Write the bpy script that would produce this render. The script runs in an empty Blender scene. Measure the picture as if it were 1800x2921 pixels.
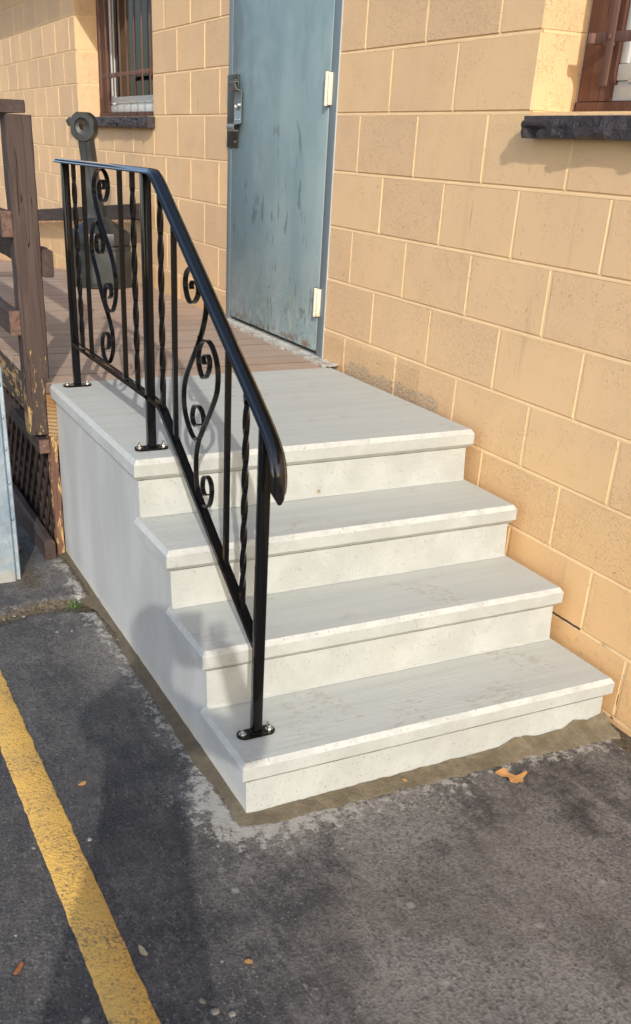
import bpy, bmesh, math, random
from mathutils import Vector, Matrix, noise as mnoise
R = math.radians
C = bpy.context.scene.collection
sc = bpy.context.scene

# ------------------------------------------------------------ camera, sky, sun
cam_d = bpy.data.cameras.new('camera')
cam = bpy.data.objects.new('camera', cam_d); C.objects.link(cam)
cam.location = (2.6298, -2.0398, 0.8338)
cam.rotation_euler = (1.0853, -0.0407, 1.1281)
cam_d.sensor_fit = 'HORIZONTAL'; cam_d.sensor_width = 36.0
cam_d.lens = 36.0 * 2732.96 / 1800.0
cam_d.shift_x = 0.05121; cam_d.shift_y = 0.21777
cam_d.clip_start = 0.005; cam_d.clip_end = 600
cam_d.dof.use_dof = True; cam_d.dof.focus_distance = 3.3; cam_d.dof.aperture_fstop = 9.0
sc.camera = cam

SUN = Vector((1.9, -0.72, 1.0)).normalized()          # towards the sun
w = bpy.data.worlds.new('World'); sc.world = w; w.use_nodes = True
wn = w.node_tree.nodes; bg = wn['Background']
sky = wn.new('ShaderNodeTexSky'); sky.sky_type = 'NISHITA'; sky.sun_disc = False
sky.sun_elevation = math.asin(SUN.z); sky.sun_rotation = math.atan2(SUN.x, SUN.y)
sky.air_density = 1.0; sky.dust_density = 1.6; sky.ozone_density = 1.0
w.node_tree.links.new(sky.outputs[0], bg.inputs[0]); bg.inputs[1].default_value = 0.15
sun_d = bpy.data.lights.new('sun', 'SUN'); sun_d.energy = 2.0; sun_d.angle = R(0.55); sun_d.color = (1.0, 0.955, 0.89)
sun = bpy.data.objects.new('sun', sun_d); C.objects.link(sun)
sun.rotation_euler = (-SUN).to_track_quat('-Z', 'Y').to_euler()
sc.view_settings.view_transform = 'Standard'; sc.view_settings.look = 'None'
sc.view_settings.gamma = 1.0; sc.view_settings.use_curve_mapping = False
sc.view_settings.exposure = 0.60

# ------------------------------------------------------------ object helpers
def tag(o, label=None, cat=None, group=None, kind=None):
    if label: o['label'] = label
    if cat: o['category'] = cat
    if group: o['group'] = group
    if kind: o['kind'] = kind
    return o
def thing(name, label, cat, loc=(0, 0, 0), group=None):
    o = bpy.data.objects.new(name, None); C.objects.link(o); o.location = loc; o.empty_display_size = 0.05
    return tag(o, label, cat, group)
def obj(name, bm, mats, parent=None, smooth=None):
    me = bpy.data.meshes.new(name); bm.normal_update(); bm.to_mesh(me); bm.free()
    for m in (mats if isinstance(mats, (list, tuple)) else [mats]): me.materials.append(m)
    if smooth is not None:
        me.polygons.foreach_set('use_smooth', [True] * len(me.polygons))
        me.set_sharp_from_angle(angle=R(smooth))
    o = bpy.data.objects.new(name, me); C.objects.link(o)
    if parent:
        o.parent = parent
        p = parent; off = Vector()
        while p: off += p.location; p = p.parent
        o.location = -off                              # meshes are written in world coordinates
    return o
def new(): return bmesh.new()
def box(bm, x0, x1, y0, y1, z0, z1, mi=0, bev=0.0):
    vs = [bm.verts.new((x, y, z)) for x in (x0, x1) for y in (y0, y1) for z in (z0, z1)]
    fs = [bm.faces.new([vs[i] for i in f]) for f in ((0, 1, 3, 2), (4, 6, 7, 5), (0, 4, 5, 1), (2, 3, 7, 6), (0, 2, 6, 4), (1, 5, 7, 3))]
    for f in fs: f.material_index = mi
    if bev > 0:
        es = list({e for f in fs for e in f.edges})
        r = bmesh.ops.bevel(bm, geom=es, offset=bev, segments=2, affect='EDGES', profile=0.5)
        for f in r['faces']: f.material_index = mi
        vs = list({v for f in r['faces'] for v in f.verts} | {v for v in vs if v.is_valid})
    return [v for v in vs if v.is_valid]
def rough_box(bm, x0, x1, y0, y1, z0, z1, axis, n, amp, seed, bev=0.004, mi=0):
    """a sawn timber: subdivided along its axis with worn, slightly uneven edges"""
    lo = [x0, y0, z0]; hi = [x1, y1, z1]; a = axis; b, c = [i for i in (0, 1, 2) if i != a]
    def section(t):
        pts = []
        for (sb, sc_) in ((0, 0), (1, 0), (1, 1), (0, 1)):
            for k in (0, 1):
                first = (sb + sc_) % 2 == 0
                db = (bev if (k == (1 if first else 0)) else 0); dc = (bev if (k == (0 if first else 1)) else 0)
                p = [0, 0, 0]; p[a] = lo[a] + (hi[a] - lo[a]) * t
                p[b] = (hi[b] - db if sb else lo[b] + db); p[c] = (hi[c] - dc if sc_ else lo[c] + dc)
                nz = mnoise.noise(Vector((p[0] * 13 + seed, p[1] * 13, p[2] * 13 + k))) * amp
                p[b] += nz * (-1 if sb else 1) * 0.8; p[c] += nz * (-1 if sc_ else 1)
                pts.append(bm.verts.new(p))
        return pts
    prev = None; first = None
    for i in range(n + 1):
        s = section(i / n)
        if prev:
            for j in range(8):
                f = bm.faces.new((prev[j], prev[(j + 1) % 8], s[(j + 1) % 8], s[j])); f.material_index = mi
        else: first = s
        prev = s
    bm.faces.new(list(reversed(first))).material_index = mi; bm.faces.new(prev).material_index = mi
    bmesh.ops.recalc_face_normals(bm, faces=bm.faces[:])
def lathe(bm, prof, n, cx=0, cy=0, cap=True, mi=0, rot=0.0):
    rings = []
    for r, z in prof:
        rings.append([bm.verts.new((cx + r * math.cos(2 * math.pi * k / n + rot), cy + r * math.sin(2 * math.pi * k / n + rot), z)) for k in range(n)])
    for a, b in zip(rings, rings[1:]):
        for k in range(n):
            f = bm.faces.new((a[k], a[(k + 1) % n], b[(k + 1) % n], b[k])); f.material_index = mi
    if cap:
        bm.faces.new(list(reversed(rings[0]))).material_index = mi; bm.faces.new(rings[-1]).material_index = mi
    return rings
def sweep(bm, path, prof, y, closed=True, end_shift=None):
    """sweep profile [(dy, dn)] along a path of (x, z) lying in the plane of constant y"""
    P = [Vector((p[0], p[1])) for p in path]; rings = []
    for i, p in enumerate(P):
        a = P[max(i - 1, 0)]; b = P[min(i + 1, len(P) - 1)]
        t0 = (p - a).normalized() if i else (b - p).normalized(); t1 = (b - p).normalized() if i < len(P) - 1 else t0
        t = (t0 + t1).normalized(); n = Vector((-t.y, t.x)); k = 1.0 / max(0.5, t.dot(t0))
        ring = []
        for dy, dn in prof:
            q = p + n * dn * k
            if end_shift and i == len(P) - 1: q = q + t * end_shift(dy)
            ring.append(bm.verts.new((q.x, y + dy, q.y)))
        rings.append(ring)
    m = len(prof)
    for a, b in zip(rings, rings[1:]):
        for j in range(m): bm.faces.new((a[j], a[(j + 1) % m], b[(j + 1) % m], b[j]))
    bm.faces.new(list(reversed(rings[0]))); bm.faces.new(rings[-1])
    bmesh.ops.recalc_face_normals(bm, faces=bm.faces[:])
def catmull(pts, k=6):
    out = []
    P = [pts[0]] + list(pts) + [pts[-1]]
    for i in range(1, len(P) - 2):
        p0, p1, p2, p3 = [Vector(q) for q in P[i - 1:i + 3]]
        for j in range(k):
            t = j / k
            out.append(0.5 * ((2 * p1) + (p2 - p0) * t + (2 * p0 - 5 * p1 + 4 * p2 - p3) * t * t + (3 * p1 - p0 - 3 * p2 + p3) * t ** 3))
    out.append(Vector(P[-2])); return out
def smooth_line(pts, it=2):
    P = [Vector(p) for p in pts]
    for _ in range(it):
        P = [P[0]] + [P[i] * 0.5 + (P[i - 1] + P[i + 1]) * 0.25 for i in range(1, len(P) - 1)] + [P[-1]]
    return P
def rects_minus(r, holes):
    """(x0,x1,z0,z1) minus the openings -> rectangles"""
    out = [r]
    for hx0, hx1, hz0, hz1 in holes:
        nxt = []
        for x0, x1, z0, z1 in out:
            if hx0 >= x1 or hx1 <= x0 or hz0 >= z1 or hz1 <= z0: nxt.append((x0, x1, z0, z1)); continue
            if hx0 > x0: nxt.append((x0, hx0, z0, z1))
            if hx1 < x1: nxt.append((hx1, x1, z0, z1))
            a, b = max(x0, hx0), min(x1, hx1)
            if hz0 > z0: nxt.append((a, b, z0, hz0))
            if hz1 < z1: nxt.append((a, b, hz1, z1))
        out = nxt
    return [q for q in out if q[1] - q[0] > 0.012 and q[3] - q[2] > 0.012]

# ------------------------------------------------------------ material helpers
class M:
    def __init__(s, name):
        s.m = bpy.data.materials.new(name); s.m.use_nodes = True; s.t = s.m.node_tree
        s.p = s.t.nodes['Principled BSDF']; s.geo = s.t.nodes.new('ShaderNodeNewGeometry'); s.pos = s.geo.outputs['Position']
    def put(s, sock, v):
        if hasattr(v, 'links'): s.t.links.new(v, sock)
        elif isinstance(v, (tuple, list)) and len(v) == 3 and sock.type == 'RGBA': sock.default_value = (*v, 1)
        else: sock.default_value = v
    def set(s, **k):
        for n, v in k.items(): s.put(s.p.inputs[n.replace('_', ' ')], v)
        return s
    def scale(s, vec, v=None):
        n = s.t.nodes.new('ShaderNodeVectorMath'); n.operation = 'MULTIPLY'; s.put(n.inputs[0], v or s.pos); n.inputs[1].default_value = vec; return n.outputs[0]
    def noise(s, sc_, det=4, rough=0.55, vec=None, dist=0.0):
        n = s.t.nodes.new('ShaderNodeTexNoise'); s.put(n.inputs['Vector'], vec or s.pos)
        n.inputs['Scale'].default_value = sc_; n.inputs['Detail'].default_value = det; n.inputs['Roughness'].default_value = rough; n.inputs['Distortion'].default_value = dist
        return n.outputs[0]
    def voro(s, sc_, vec=None, out='Distance', feature='F1'):
        n = s.t.nodes.new('ShaderNodeTexVoronoi'); n.feature = feature; s.put(n.inputs['Vector'], vec or s.pos); n.inputs['Scale'].default_value = sc_
        return n.outputs[out]
    def ramp(s, v, a, b, lo=0.0, hi=1.0):
        n = s.t.nodes.new('ShaderNodeMapRange'); n.interpolation_type = 'SMOOTHSTEP'; s.put(n.inputs[0], v)
        for i, q in enumerate((a, b, lo, hi)): s.put(n.inputs[i + 1], q)
        return n.outputs[0]
    def math(s, op, a, b=0.0):
        n = s.t.nodes.new('ShaderNodeMath'); n.operation = op; s.put(n.inputs[0], a); s.put(n.inputs[1], b); return n.outputs[0]
    def mix(s, f, a, b):
        n = s.t.nodes.new('ShaderNodeMix'); n.data_type = 'RGBA'; s.put(n.inputs[0], f); s.put(n.inputs[6], a); s.put(n.inputs[7], b); return n.outputs[2]
    def xyz(s, v=None):
        n = s.t.nodes.new('ShaderNodeSeparateXYZ'); s.put(n.inputs[0], v or s.pos); return n.outputs
    def attr(s, name):
        n = s.t.nodes.new('ShaderNodeAttribute'); n.attribute_name = name; return n.outputs['Fac']
    def bump(s, h, dist=0.004, strength=1.0, prev=None):
        n = s.t.nodes.new('ShaderNodeBump'); s.put(n.inputs['Height'], h); n.inputs['Distance'].default_value = dist; n.inputs['Strength'].default_value = strength
        if prev: s.t.links.new(prev, n.inputs['Normal'])
        return n.outputs[0]
def simple(name, col, rough=0.5, metal=0.0, **k):
    a = M(name); a.set(Base_Color=col, Roughness=rough, Metallic=metal, **k); return a.m

# --- painted concrete block
def block_mat(name, clean):
    a = M(name); x, y, z = a.xyz()
    big = a.noise(1.4, 5, 0.6); drip = a.noise(1.0, 5, 0.65, a.scale((11, 11, 0.9)))
    rnd = a.geo.outputs['Random Per Island']
    tanned = (0.750, 0.500, 0.288); bright = (0.840, 0.562, 0.300)
    if clean:
        col = a.mix(a.ramp(a.noise(9, 4), 0.35, 0.75), (0.88, 0.625, 0.345), (0.83, 0.57, 0.300))
        col = a.mix(a.math('MULTIPLY', a.ramp(z, -0.25, -0.45), a.ramp(a.noise(7, 4), 0.5, 0.72)), col, (0.34, 0.24, 0.15))
        def win(v, lo, hi): return a.math('MULTIPLY', a.math('GREATER_THAN', v, lo), a.math('LESS_THAN', v, hi))
        zz = a.math('ADD', z, a.math('MULTIPLY', a.math('SUBTRACT', a.noise(40, 3), 0.5), 0.004))
        c1 = a.math('MULTIPLY', win(x, 0.30, 0.625), win(zz, -0.4785, -0.4725)); c2 = a.math('MULTIPLY', win(x, 0.612, 0.6195), win(z, -0.476, -0.40)); c3 = a.math('MULTIPLY', win(x, 0.82, 0.832), win(z, -0.70, -0.53))
        crk = a.math('MAXIMUM', c1, a.math('MULTIPLY', a.math('MAXIMUM', c2, c3), a.ramp(a.noise(55, 3), 0.45, 0.55)))
        col = a.mix(a.math('MULTIPLY', crk, 0.92), col, (0.025, 0.018, 0.016))
        pale = a.math('MULTIPLY', win(x, 0.45, 0.86), a.math('MULTIPLY', a.ramp(z, -0.36, -0.46), a.ramp(a.noise(48, 4, 0.7), 0.54, 0.64)))
        col = a.mix(a.math('MULTIPLY', a.math('MULTIPLY', pale, a.math('SUBTRACT', 1.0, crk)), 0.8), col, (0.56, 0.47, 0.42))
    else:
        f = a.ramp(a.math('ADD', big, a.math('MULTIPLY', rnd, 0.22)), 0.34, 0.82)
        col = a.mix(f, bright, tanned)
        low = a.math('MULTIPLY', a.ramp(z, 0.25, -0.35), 0.75)
        col = a.mix(low, col, (0.810, 0.505, 0.235))
        col = a.mix(a.math('MULTIPLY', a.ramp(drip, 0.60, 0.78), 0.28), col, (0.40, 0.28, 0.16))
        col = a.mix(a.math('MULTIPLY', a.ramp(a.noise(26, 6, 0.7), 0.60, 0.75), 0.18), col, (0.42, 0.32, 0.21))
        # rusty runs below the window sill and on the lower courses
        run = a.math('MULTIPLY', a.ramp(a.noise(1.0, 3, 0.5, a.scale((26, 1, 2.6))), 0.68, 0.76), a.ramp(a.noise(2.6, 2), 0.5, 0.62))
        col = a.mix(a.math('MULTIPLY', run, 0.55), col, (0.36, 0.20, 0.06))
        # unpainted grey band where the old stoop met the wall, just above the landing
        edge = a.math('ADD', a.math('MULTIPLY', a.noise(11, 6, 0.75), 0.12), -0.028)
        band = a.math('MULTIPLY', a.math('LESS_THAN', z, edge), a.math('MULTIPLY', a.math('GREATER_THAN', x, -0.98), a.math('LESS_THAN', x, -0.28)))
        band = a.math('MULTIPLY', band, a.math('MULTIPLY', a.math('GREATER_THAN', z, -0.05), a.ramp(a.noise(95, 5, 0.75), 0.40, 0.62)))
        col = a.mix(a.math('MULTIPLY', band, 0.8), col, a.mix(a.noise(60, 4), (0.20, 0.19, 0.17), (0.42, 0.39, 0.34)))
        bm_ = a.math('MULTIPLY', a.math('LESS_THAN', z, -0.50), a.ramp(a.noise(24, 5, 0.7), 0.52, 0.64))
        col = a.mix(a.math('MULTIPLY', bm_, 0.30), col, (0.36, 0.25, 0.15))
    # pitted face: many small holes that cluster, plus a fine grain
    v = a.scale((1.0, 1.0, 0.72)); rr = a.geo.outputs['Random Per Island']
    mask = a.ramp(a.math('ADD', a.noise(8, 4, 0.6), a.math('MULTIPLY', rr, 0.24)), 0.46, 0.80, 0.03, 1.0)
    fleck = a.noise(165, 2, 0.55, v, 0.4)
    pits = a.math('MULTIPLY', a.ramp(fleck, 0.60, 0.66), mask); nubs = a.math('MULTIPLY', a.ramp(fleck, 0.40, 0.34), mask)
    big_p = a.math('MULTIPLY', a.ramp(a.noise(62, 3, 0.6, v, 0.8), 0.68, 0.72), a.ramp(a.noise(5.5, 2), 0.48, 0.60))
    h = a.math('SUBTRACT', a.math('ADD', a.math('MULTIPLY', a.noise(300, 3, 0.6), 0.30), a.math('MULTIPLY', nubs, 0.55)), pits)
    h = a.math('SUBTRACT', h, a.math('MULTIPLY', big_p, 1.3))
    # coarse stippled render on the lowest course by the door and behind the deck
    st = a.math('MULTIPLY', a.ramp(z, 0.145, 0.10), a.math('ADD', a.math('LESS_THAN', x, -0.42), 0.0))
    st = a.math('MULTIPLY', st, a.math('GREATER_THAN', z, -0.45))
    h = a.math('ADD', h, a.math('MULTIPLY', a.math('MULTIPLY', a.noise(105, 3, 0.6), st), 4.5))
    if clean: a.set(Normal=a.bump(a.math('MULTIPLY', h, 0.5), 0.0022))
    else: a.set(Normal=a.bump(h, 0.0031))
    a.set(Base_Color=col, Roughness=0.62, Specular_IOR_Level=0.35); return a.m
m_block = block_mat('block_paint', False); m_joint = block_mat('joint_paint', True)

# --- new precast concrete
def concrete_mat():
    a = M('precast_concrete'); n = a.xyz(a.geo.outputs['True Normal']); x, y, z = a.xyz()
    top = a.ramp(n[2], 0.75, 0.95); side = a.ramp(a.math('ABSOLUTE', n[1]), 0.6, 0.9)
    broom = a.noise(1.0, 3, 0.6, a.scale((170, 3.2, 3))); streak = a.noise(1.0, 5, 0.6, a.scale((26, 1.5, 5)))
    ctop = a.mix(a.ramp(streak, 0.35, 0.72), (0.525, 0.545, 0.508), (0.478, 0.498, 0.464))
    ctop = a.mix(a.math('MULTIPLY', a.ramp(a.noise(1.0, 6, 0.75, a.scale((30, 7, 5))), 0.62, 0.72), 0.25), ctop, (0.43, 0.41, 0.37))
    scuff = a.math('MULTIPLY', a.ramp(a.noise(4.2, 2), 0.52, 0.62), a.ramp(a.noise(1.0, 5, 0.7, a.scale((60, 30, 20))), 0.50, 0.60))
    ctop = a.mix(a.math('MULTIPLY', scuff, 0.55), ctop, (0.40, 0.355, 0.305))
    cris = a.mix(a.ramp(a.noise(7, 6, 0.65), 0.35, 0.68), (0.388, 0.400, 0.374), (0.452, 0.467, 0.442))  # riser colour set darker than the treads to offset stronger sun on it
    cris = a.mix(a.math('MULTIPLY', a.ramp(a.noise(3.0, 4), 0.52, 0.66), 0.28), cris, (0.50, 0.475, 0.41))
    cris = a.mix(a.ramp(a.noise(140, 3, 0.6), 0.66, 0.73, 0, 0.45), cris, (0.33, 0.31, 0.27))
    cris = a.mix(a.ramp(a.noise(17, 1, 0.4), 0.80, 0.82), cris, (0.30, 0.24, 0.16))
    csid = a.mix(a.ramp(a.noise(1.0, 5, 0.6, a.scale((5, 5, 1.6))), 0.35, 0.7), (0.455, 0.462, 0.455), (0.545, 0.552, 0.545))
    csid = a.mix(a.math('MULTIPLY', a.ramp(a.noise(34, 5, 0.7), 0.64, 0.70), 0.5), csid, (0.74, 0.74, 0.70))
    csid = a.mix(a.math('MULTIPLY', a.ramp(a.math('ADD', z, a.math('MULTIPLY', a.noise(9, 4), 0.10)), -0.58, -0.64), 0.55), csid, (0.62, 0.585, 0.50))
    bev = a.math('MULTIPLY', a.ramp(n[2], 0.35, 0.5), a.ramp(n[2], 0.85, 0.70))
    cbev = a.mix(a.ramp(a.noise(150, 4, 0.7), 0.54, 0.68), (0.535, 0.54, 0.51), (0.39, 0.38, 0.35))
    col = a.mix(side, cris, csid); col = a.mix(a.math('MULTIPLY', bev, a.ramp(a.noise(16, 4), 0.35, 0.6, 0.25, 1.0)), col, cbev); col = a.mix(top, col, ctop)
    # grime and splashed fines gather in the inner corners under each riser
    col = a.mix(a.math('MULTIPLY', a.ramp(a.noise(1.0, 5, 0.7, a.scale((50, 12, 50))), 0.60, 0.74), 0.16), col, (0.44, 0.40, 0.34))
    h1 = a.math('MULTIPLY', a.math('MULTIPLY', broom, top), 0.9)
    pit = a.math('MULTIPLY', a.ramp(a.noise(150, 2, 0.5), 0.66, 0.72), a.math('SUBTRACT', 1.0, a.math('MULTIPLY', top, 0.8)))
    pit = a.math('MULTIPLY', pit, a.math('SUBTRACT', 1.0, a.math('MULTIPLY', side, 0.75)))
    h = a.math('ADD', h1, a.math('SUBTRACT', a.math('MULTIPLY', a.noise(55, 5, 0.6), 0.6), pit))
    a.set(Base_Color=col, Roughness=0.82, Specular_IOR_Level=0.25, Normal=a.bump(h, 0.0012)); return a.m
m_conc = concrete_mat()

# --- asphalt with cement residue and dirt masks carried by the mesh
def asphalt_colour(a):
    x, y, z = a.xyz()
    big = a.noise(1.7, 7, 0.62); mid = a.noise(9, 6, 0.68); drag = a.noise(1.0, 6, 0.68, a.scale((5.5, 24, 5)))
    col = a.mix(a.ramp(big, 0.40, 0.60), (0.050, 0.048, 0.049), (0.158, 0.143, 0.128))
    col = a.mix(a.ramp(mid, 0.46, 0.66, 0.0, 0.75), col, (0.205, 0.186, 0.167))
    col = a.mix(a.ramp(a.noise(3.3, 6, 0.7), 0.50, 0.36, 0.0, 0.72), col, (0.043, 0.042, 0.044))
    col = a.mix(a.math('MULTIPLY', a.ramp(drag, 0.52, 0.70), 0.75), col, (0.225, 0.203, 0.180))
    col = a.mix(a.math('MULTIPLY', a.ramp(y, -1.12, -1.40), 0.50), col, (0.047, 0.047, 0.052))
    pale_patch = a.math('MULTIPLY', a.ramp(a.math('ADD', a.noise(2.1, 6, 0.66), a.math('MULTIPLY', drag, 0.25)), 0.53, 0.70), a.ramp(y, -1.55, -1.15, 0.12, 1.0))  # pale patches, weaker away from the wall
    col = a.mix(a.math('MULTIPLY', pale_patch, 0.85), col, (0.255, 0.234, 0.212))
    cell = a.xyz(a.voro(135, out='Color'))[2]; col = a.mix(a.ramp(cell, 0.0, 1.0, 0.45, 0.0), col, (0.030, 0.029, 0.030))
    col = a.mix(a.ramp(a.noise(230, 3, 0.75), 0.55, 0.68, 0.0, 0.6), col, (0.30, 0.275, 0.245))
    agg = a.voro(150, out='Color'); ar = a.xyz(agg)[0]
    col = a.mix(a.math('MULTIPLY', a.ramp(ar, 0.92, 0.98), a.ramp(a.voro(150), 0.42, 0.25, 0.0, 0.6)), col, (0.28, 0.26, 0.23))
    col = a.mix(a.math('MULTIPLY', a.ramp(ar, 0.25, 0.05), 0.5), col, (0.028, 0.027, 0.027))
    spot = a.math('MULTIPLY', a.ramp(a.xyz(a.voro(17, out='Color'))[1], 0.93, 0.96), a.ramp(a.voro(17), 0.22, 0.10))
    col = a.mix(a.math('MULTIPLY', spot, 0.6), col, (0.36, 0.33, 0.29))
    scr = a.ramp(a.math('ABSOLUTE', a.math('SUBTRACT', a.noise(7.5, 4, 0.6, a.scale((0.8, 2.2, 1)), 1.5), 0.5)), 0.012, 0.0)
    scr2 = a.ramp(a.math('ABSOLUTE', a.math('SUBTRACT', a.noise(11, 5, 0.65, a.scale((2.4, 0.9, 1)), 2.2), 0.5)), 0.010, 0.0)
    scr = a.math('MAXIMUM', scr, scr2); brk = a.ramp(a.noise(26, 3), 0.46, 0.60)
    col = a.mix(a.math('MULTIPLY', a.math('MULTIPLY', scr, brk), a.ramp(a.noise(3.1, 2), 0.40, 0.58, 0.15, 0.8)), col, (0.30, 0.27, 0.235))
    brn = a.math('MULTIPLY', a.ramp(a.noise(2.7, 4), 0.44, 0.62), a.ramp(y, -1.5, -1.1, 0.2, 1.0)); col = a.mix(a.math('MULTIPLY', brn, 0.24), col, (0.170, 0.142, 0.115))
    return col, mid, ar
def asphalt_mat():
    a = M('asphalt'); col, mid, ar = asphalt_colour(a)
    cem = a.attr('cement'); dirt = a.attr('dirt')
    f = a.ramp(a.math('ADD', cem, a.math('MULTIPLY', a.math('SUBTRACT', a.noise(30, 6, 0.75), 0.5), 1.5)), 0.50, 0.66)
    col = a.mix(a.math('MULTIPLY', f, 0.85), col, a.mix(a.noise(45, 4), (0.33, 0.31, 0.27), (0.47, 0.45, 0.40)))
    g = a.ramp(a.math('ADD', dirt, a.math('MULTIPLY', a.math('SUBTRACT', a.noise(40, 5, 0.7), 0.5), 0.6)), 0.42, 0.58)
    col = a.mix(g, col, a.mix(a.ramp(a.noise(70, 5, 0.7), 0.35, 0.7), (0.055, 0.042, 0.028), (0.17, 0.135, 0.09)))
    h = a.math('ADD', a.math('MULTIPLY', a.voro(135), 1.0), a.math('MULTIPLY', a.noise(170, 4, 0.7), 1.0))
    h = a.math('ADD', h, a.math('MULTIPLY', mid, 0.8))
    a.set(Base_Color=col, Roughness=a.ramp(mid, 0.3, 0.7, 0.62, 0.9), Specular_IOR_Level=0.3, Normal=a.bump(h, 0.0013)); return a.m
m_asph = asphalt_mat()
def paint_mat():
    a = M('yellow_line_paint'); col, mid, ar = asphalt_colour(a); x, y, z = a.xyz()
    wear = a.math('ADD', a.noise(120, 5, 0.75), a.math('MULTIPLY', a.noise(7, 4), 0.36))
    yel = a.mix(a.ramp(a.noise(6, 5, 0.65), 0.35, 0.7), (0.80, 0.47, 0.10), (0.68, 0.41, 0.11))
    yel = a.mix(a.math('MULTIPLY', a.ramp(a.noise(1.0, 6, 0.7, a.scale((60, 12, 1))), 0.52, 0.68), 0.5), yel, (0.40, 0.25, 0.09))
    a.set(Base_Color=a.mix(a.math('MULTIPLY', a.ramp(wear, 0.71, 0.80), 0.7), yel, col), Roughness=0.7,
          Normal=a.bump(a.math('ADD', a.voro(150), a.math('MULTIPLY', a.noise(110, 4, 0.7), 0.9)), 0.0018)); return a.m
m_line = paint_mat()
def mortar_mat():
    a = M('wet_mortar'); n = a.noise(22, 6, 0.7)
    col = a.mix(a.ramp(n, 0.35, 0.7), (0.125, 0.100, 0.062), (0.205, 0.168, 0.108))
    col = a.mix(a.ramp(a.noise(110, 4, 0.7), 0.62, 0.70), col, (0.09, 0.07, 0.045))
    x, y, z = a.xyz()
    col = a.mix(a.math('MULTIPLY', a.ramp(x, 0.78, 0.70), 0.55), col, (0.085, 0.066, 0.042))
    a.set(Base_Color=col, Roughness=0.85, Normal=a.bump(a.math('ADD', n, a.noise(120, 4)), 0.003)); return a.m
m_mort = mortar_mat()
# --- metals, paint, plastic
def gloss_black(name, spec, coat):
    a = M(name); a.set(Base_Color=(0.0045, 0.0045, 0.005), Roughness=a.ramp(a.noise(30, 4), 0.3, 0.75, 0.06, 0.16), Specular_IOR_Level=spec, Coat_Weight=coat, Coat_Roughness=0.04, Coat_IOR=1.5,
        Normal=a.bump(a.noise(60, 3), 0.0004)); return a.m
m_black = gloss_black('black_gloss_enamel', 0.10, 0.32); m_rail = gloss_black('black_handrail_enamel', 0.42, 0.8)
m_bolt = simple('zinc_bolt', (0.62, 0.61, 0.58), 0.28, 1.0)
def galv():
    a = M('galvanized_steel'); c = a.mix(a.ramp(a.noise(9, 6, 0.7), 0.35, 0.7), (0.24, 0.31, 0.37), (0.41, 0.49, 0.55))
    c = a.mix(a.ramp(a.noise(48, 4, 0.7), 0.60, 0.70), c, (0.25, 0.30, 0.36)); z = a.xyz()[2]
    c = a.mix(a.math('MULTIPLY', a.ramp(z, -0.55, -0.66), a.ramp(a.noise(14, 4), 0.4, 0.6)), c, (0.46, 0.46, 0.42))
    a.set(Base_Color=c, Metallic=0.5, Roughness=a.ramp(a.noise(26, 4), 0.3, 0.7, 0.42, 0.62), Normal=a.bump(a.noise(22, 4), 0.001)); return a.m
m_galv = galv()
def door_paint():
    a = M('blue_grey_door_paint'); x, y, z = a.xyz()
    c = a.mix(a.ramp(a.noise(2.2, 5, 0.6, a.scale((1, 1, 0.55))), 0.34, 0.68), (0.205, 0.298, 0.320), (0.318, 0.402, 0.410))
    zl = a.ramp(z, 0.62, 0.10)                                       # kicked and scuffed below the middle
    # rubbed patches with their own outline, drawn out downwards
    sm = a.noise(1.0, 4, 0.55, a.scale((8.5, 1, 3.0)), 0.5)
    c = a.mix(a.math('MULTIPLY', a.ramp(sm, 0.615, 0.645), a.ramp(z, 1.15, 0.75, 0.15, 0.7)), c, (0.125, 0.160, 0.168))
    stx = a.noise(1.0, 3, 0.5, a.scale((75, 1, 10))); patch = a.ramp(a.noise(5.0, 2), 0.52, 0.60)
    c = a.mix(a.math('MULTIPLY', a.math('MULTIPLY', a.ramp(stx, 0.595, 0.625), patch), a.ramp(z, 0.95, 0.6, 0.2, 0.75)), c, (0.125, 0.152, 0.157))
    chips = a.ramp(a.noise(95, 3, 0.6, a.scale((1.3, 1, 0.7))), 0.625, 0.665)
    c = a.mix(a.math('MULTIPLY', a.math('MULTIPLY', chips, zl), 0.9), c, (0.115, 0.112, 0.085))
    rust = a.math('MULTIPLY', a.ramp(a.noise(1.0, 5, 0.65, a.scale((15, 1, 3.4))), 0.54, 0.72), a.ramp(z, 0.48, 0.12))
    c = a.mix(a.math('MULTIPLY', rust, 0.6), c, (0.31, 0.295, 0.20))
    c = a.mix(a.math('MULTIPLY', a.ramp(z, 0.075, 0.03), a.ramp(a.noise(30, 4), 0.45, 0.6)), c, (0.20, 0.095, 0.035))
    c = a.mix(a.math('MULTIPLY', a.ramp(z, 0.25, 0.12), a.ramp(a.noise(16, 4), 0.5, 0.65, 0, 0.45)), c, (0.46, 0.50, 0.50))
    # hand grime along the lock edge
    gr = a.math('MULTIPLY', a.ramp(a.math('ADD', x, a.math('MULTIPLY', a.noise(5, 3), 0.12)), -2.02, -2.16), a.ramp(z, 0.62, 0.95))
    c = a.mix(a.math('MULTIPLY', gr, 0.75), c, (0.125, 0.145, 0.145))
    h = a.math('ADD', a.math('MULTIPLY', a.noise(3, 2), 2.0), a.math('MULTIPLY', a.noise(90, 3), 0.12))
    a.set(Base_Color=c, Roughness=a.ramp(a.noise(12, 4), 0.3, 0.7, 0.38, 0.56), Normal=a.bump(a.math('SUBTRACT', h, a.math('MULTIPLY', a.math('MULTIPLY', chips, zl), 0.4)), 0.0012)); return a.m
m_door = door_paint()
m_frame = simple('grey_frame_paint', (0.165, 0.205, 0.225), 0.45)
m_caulk = simple('grey_caulk', (0.43, 0.42, 0.39), 0.6)
m_hinge = M('cream_hinge_paint')
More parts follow.
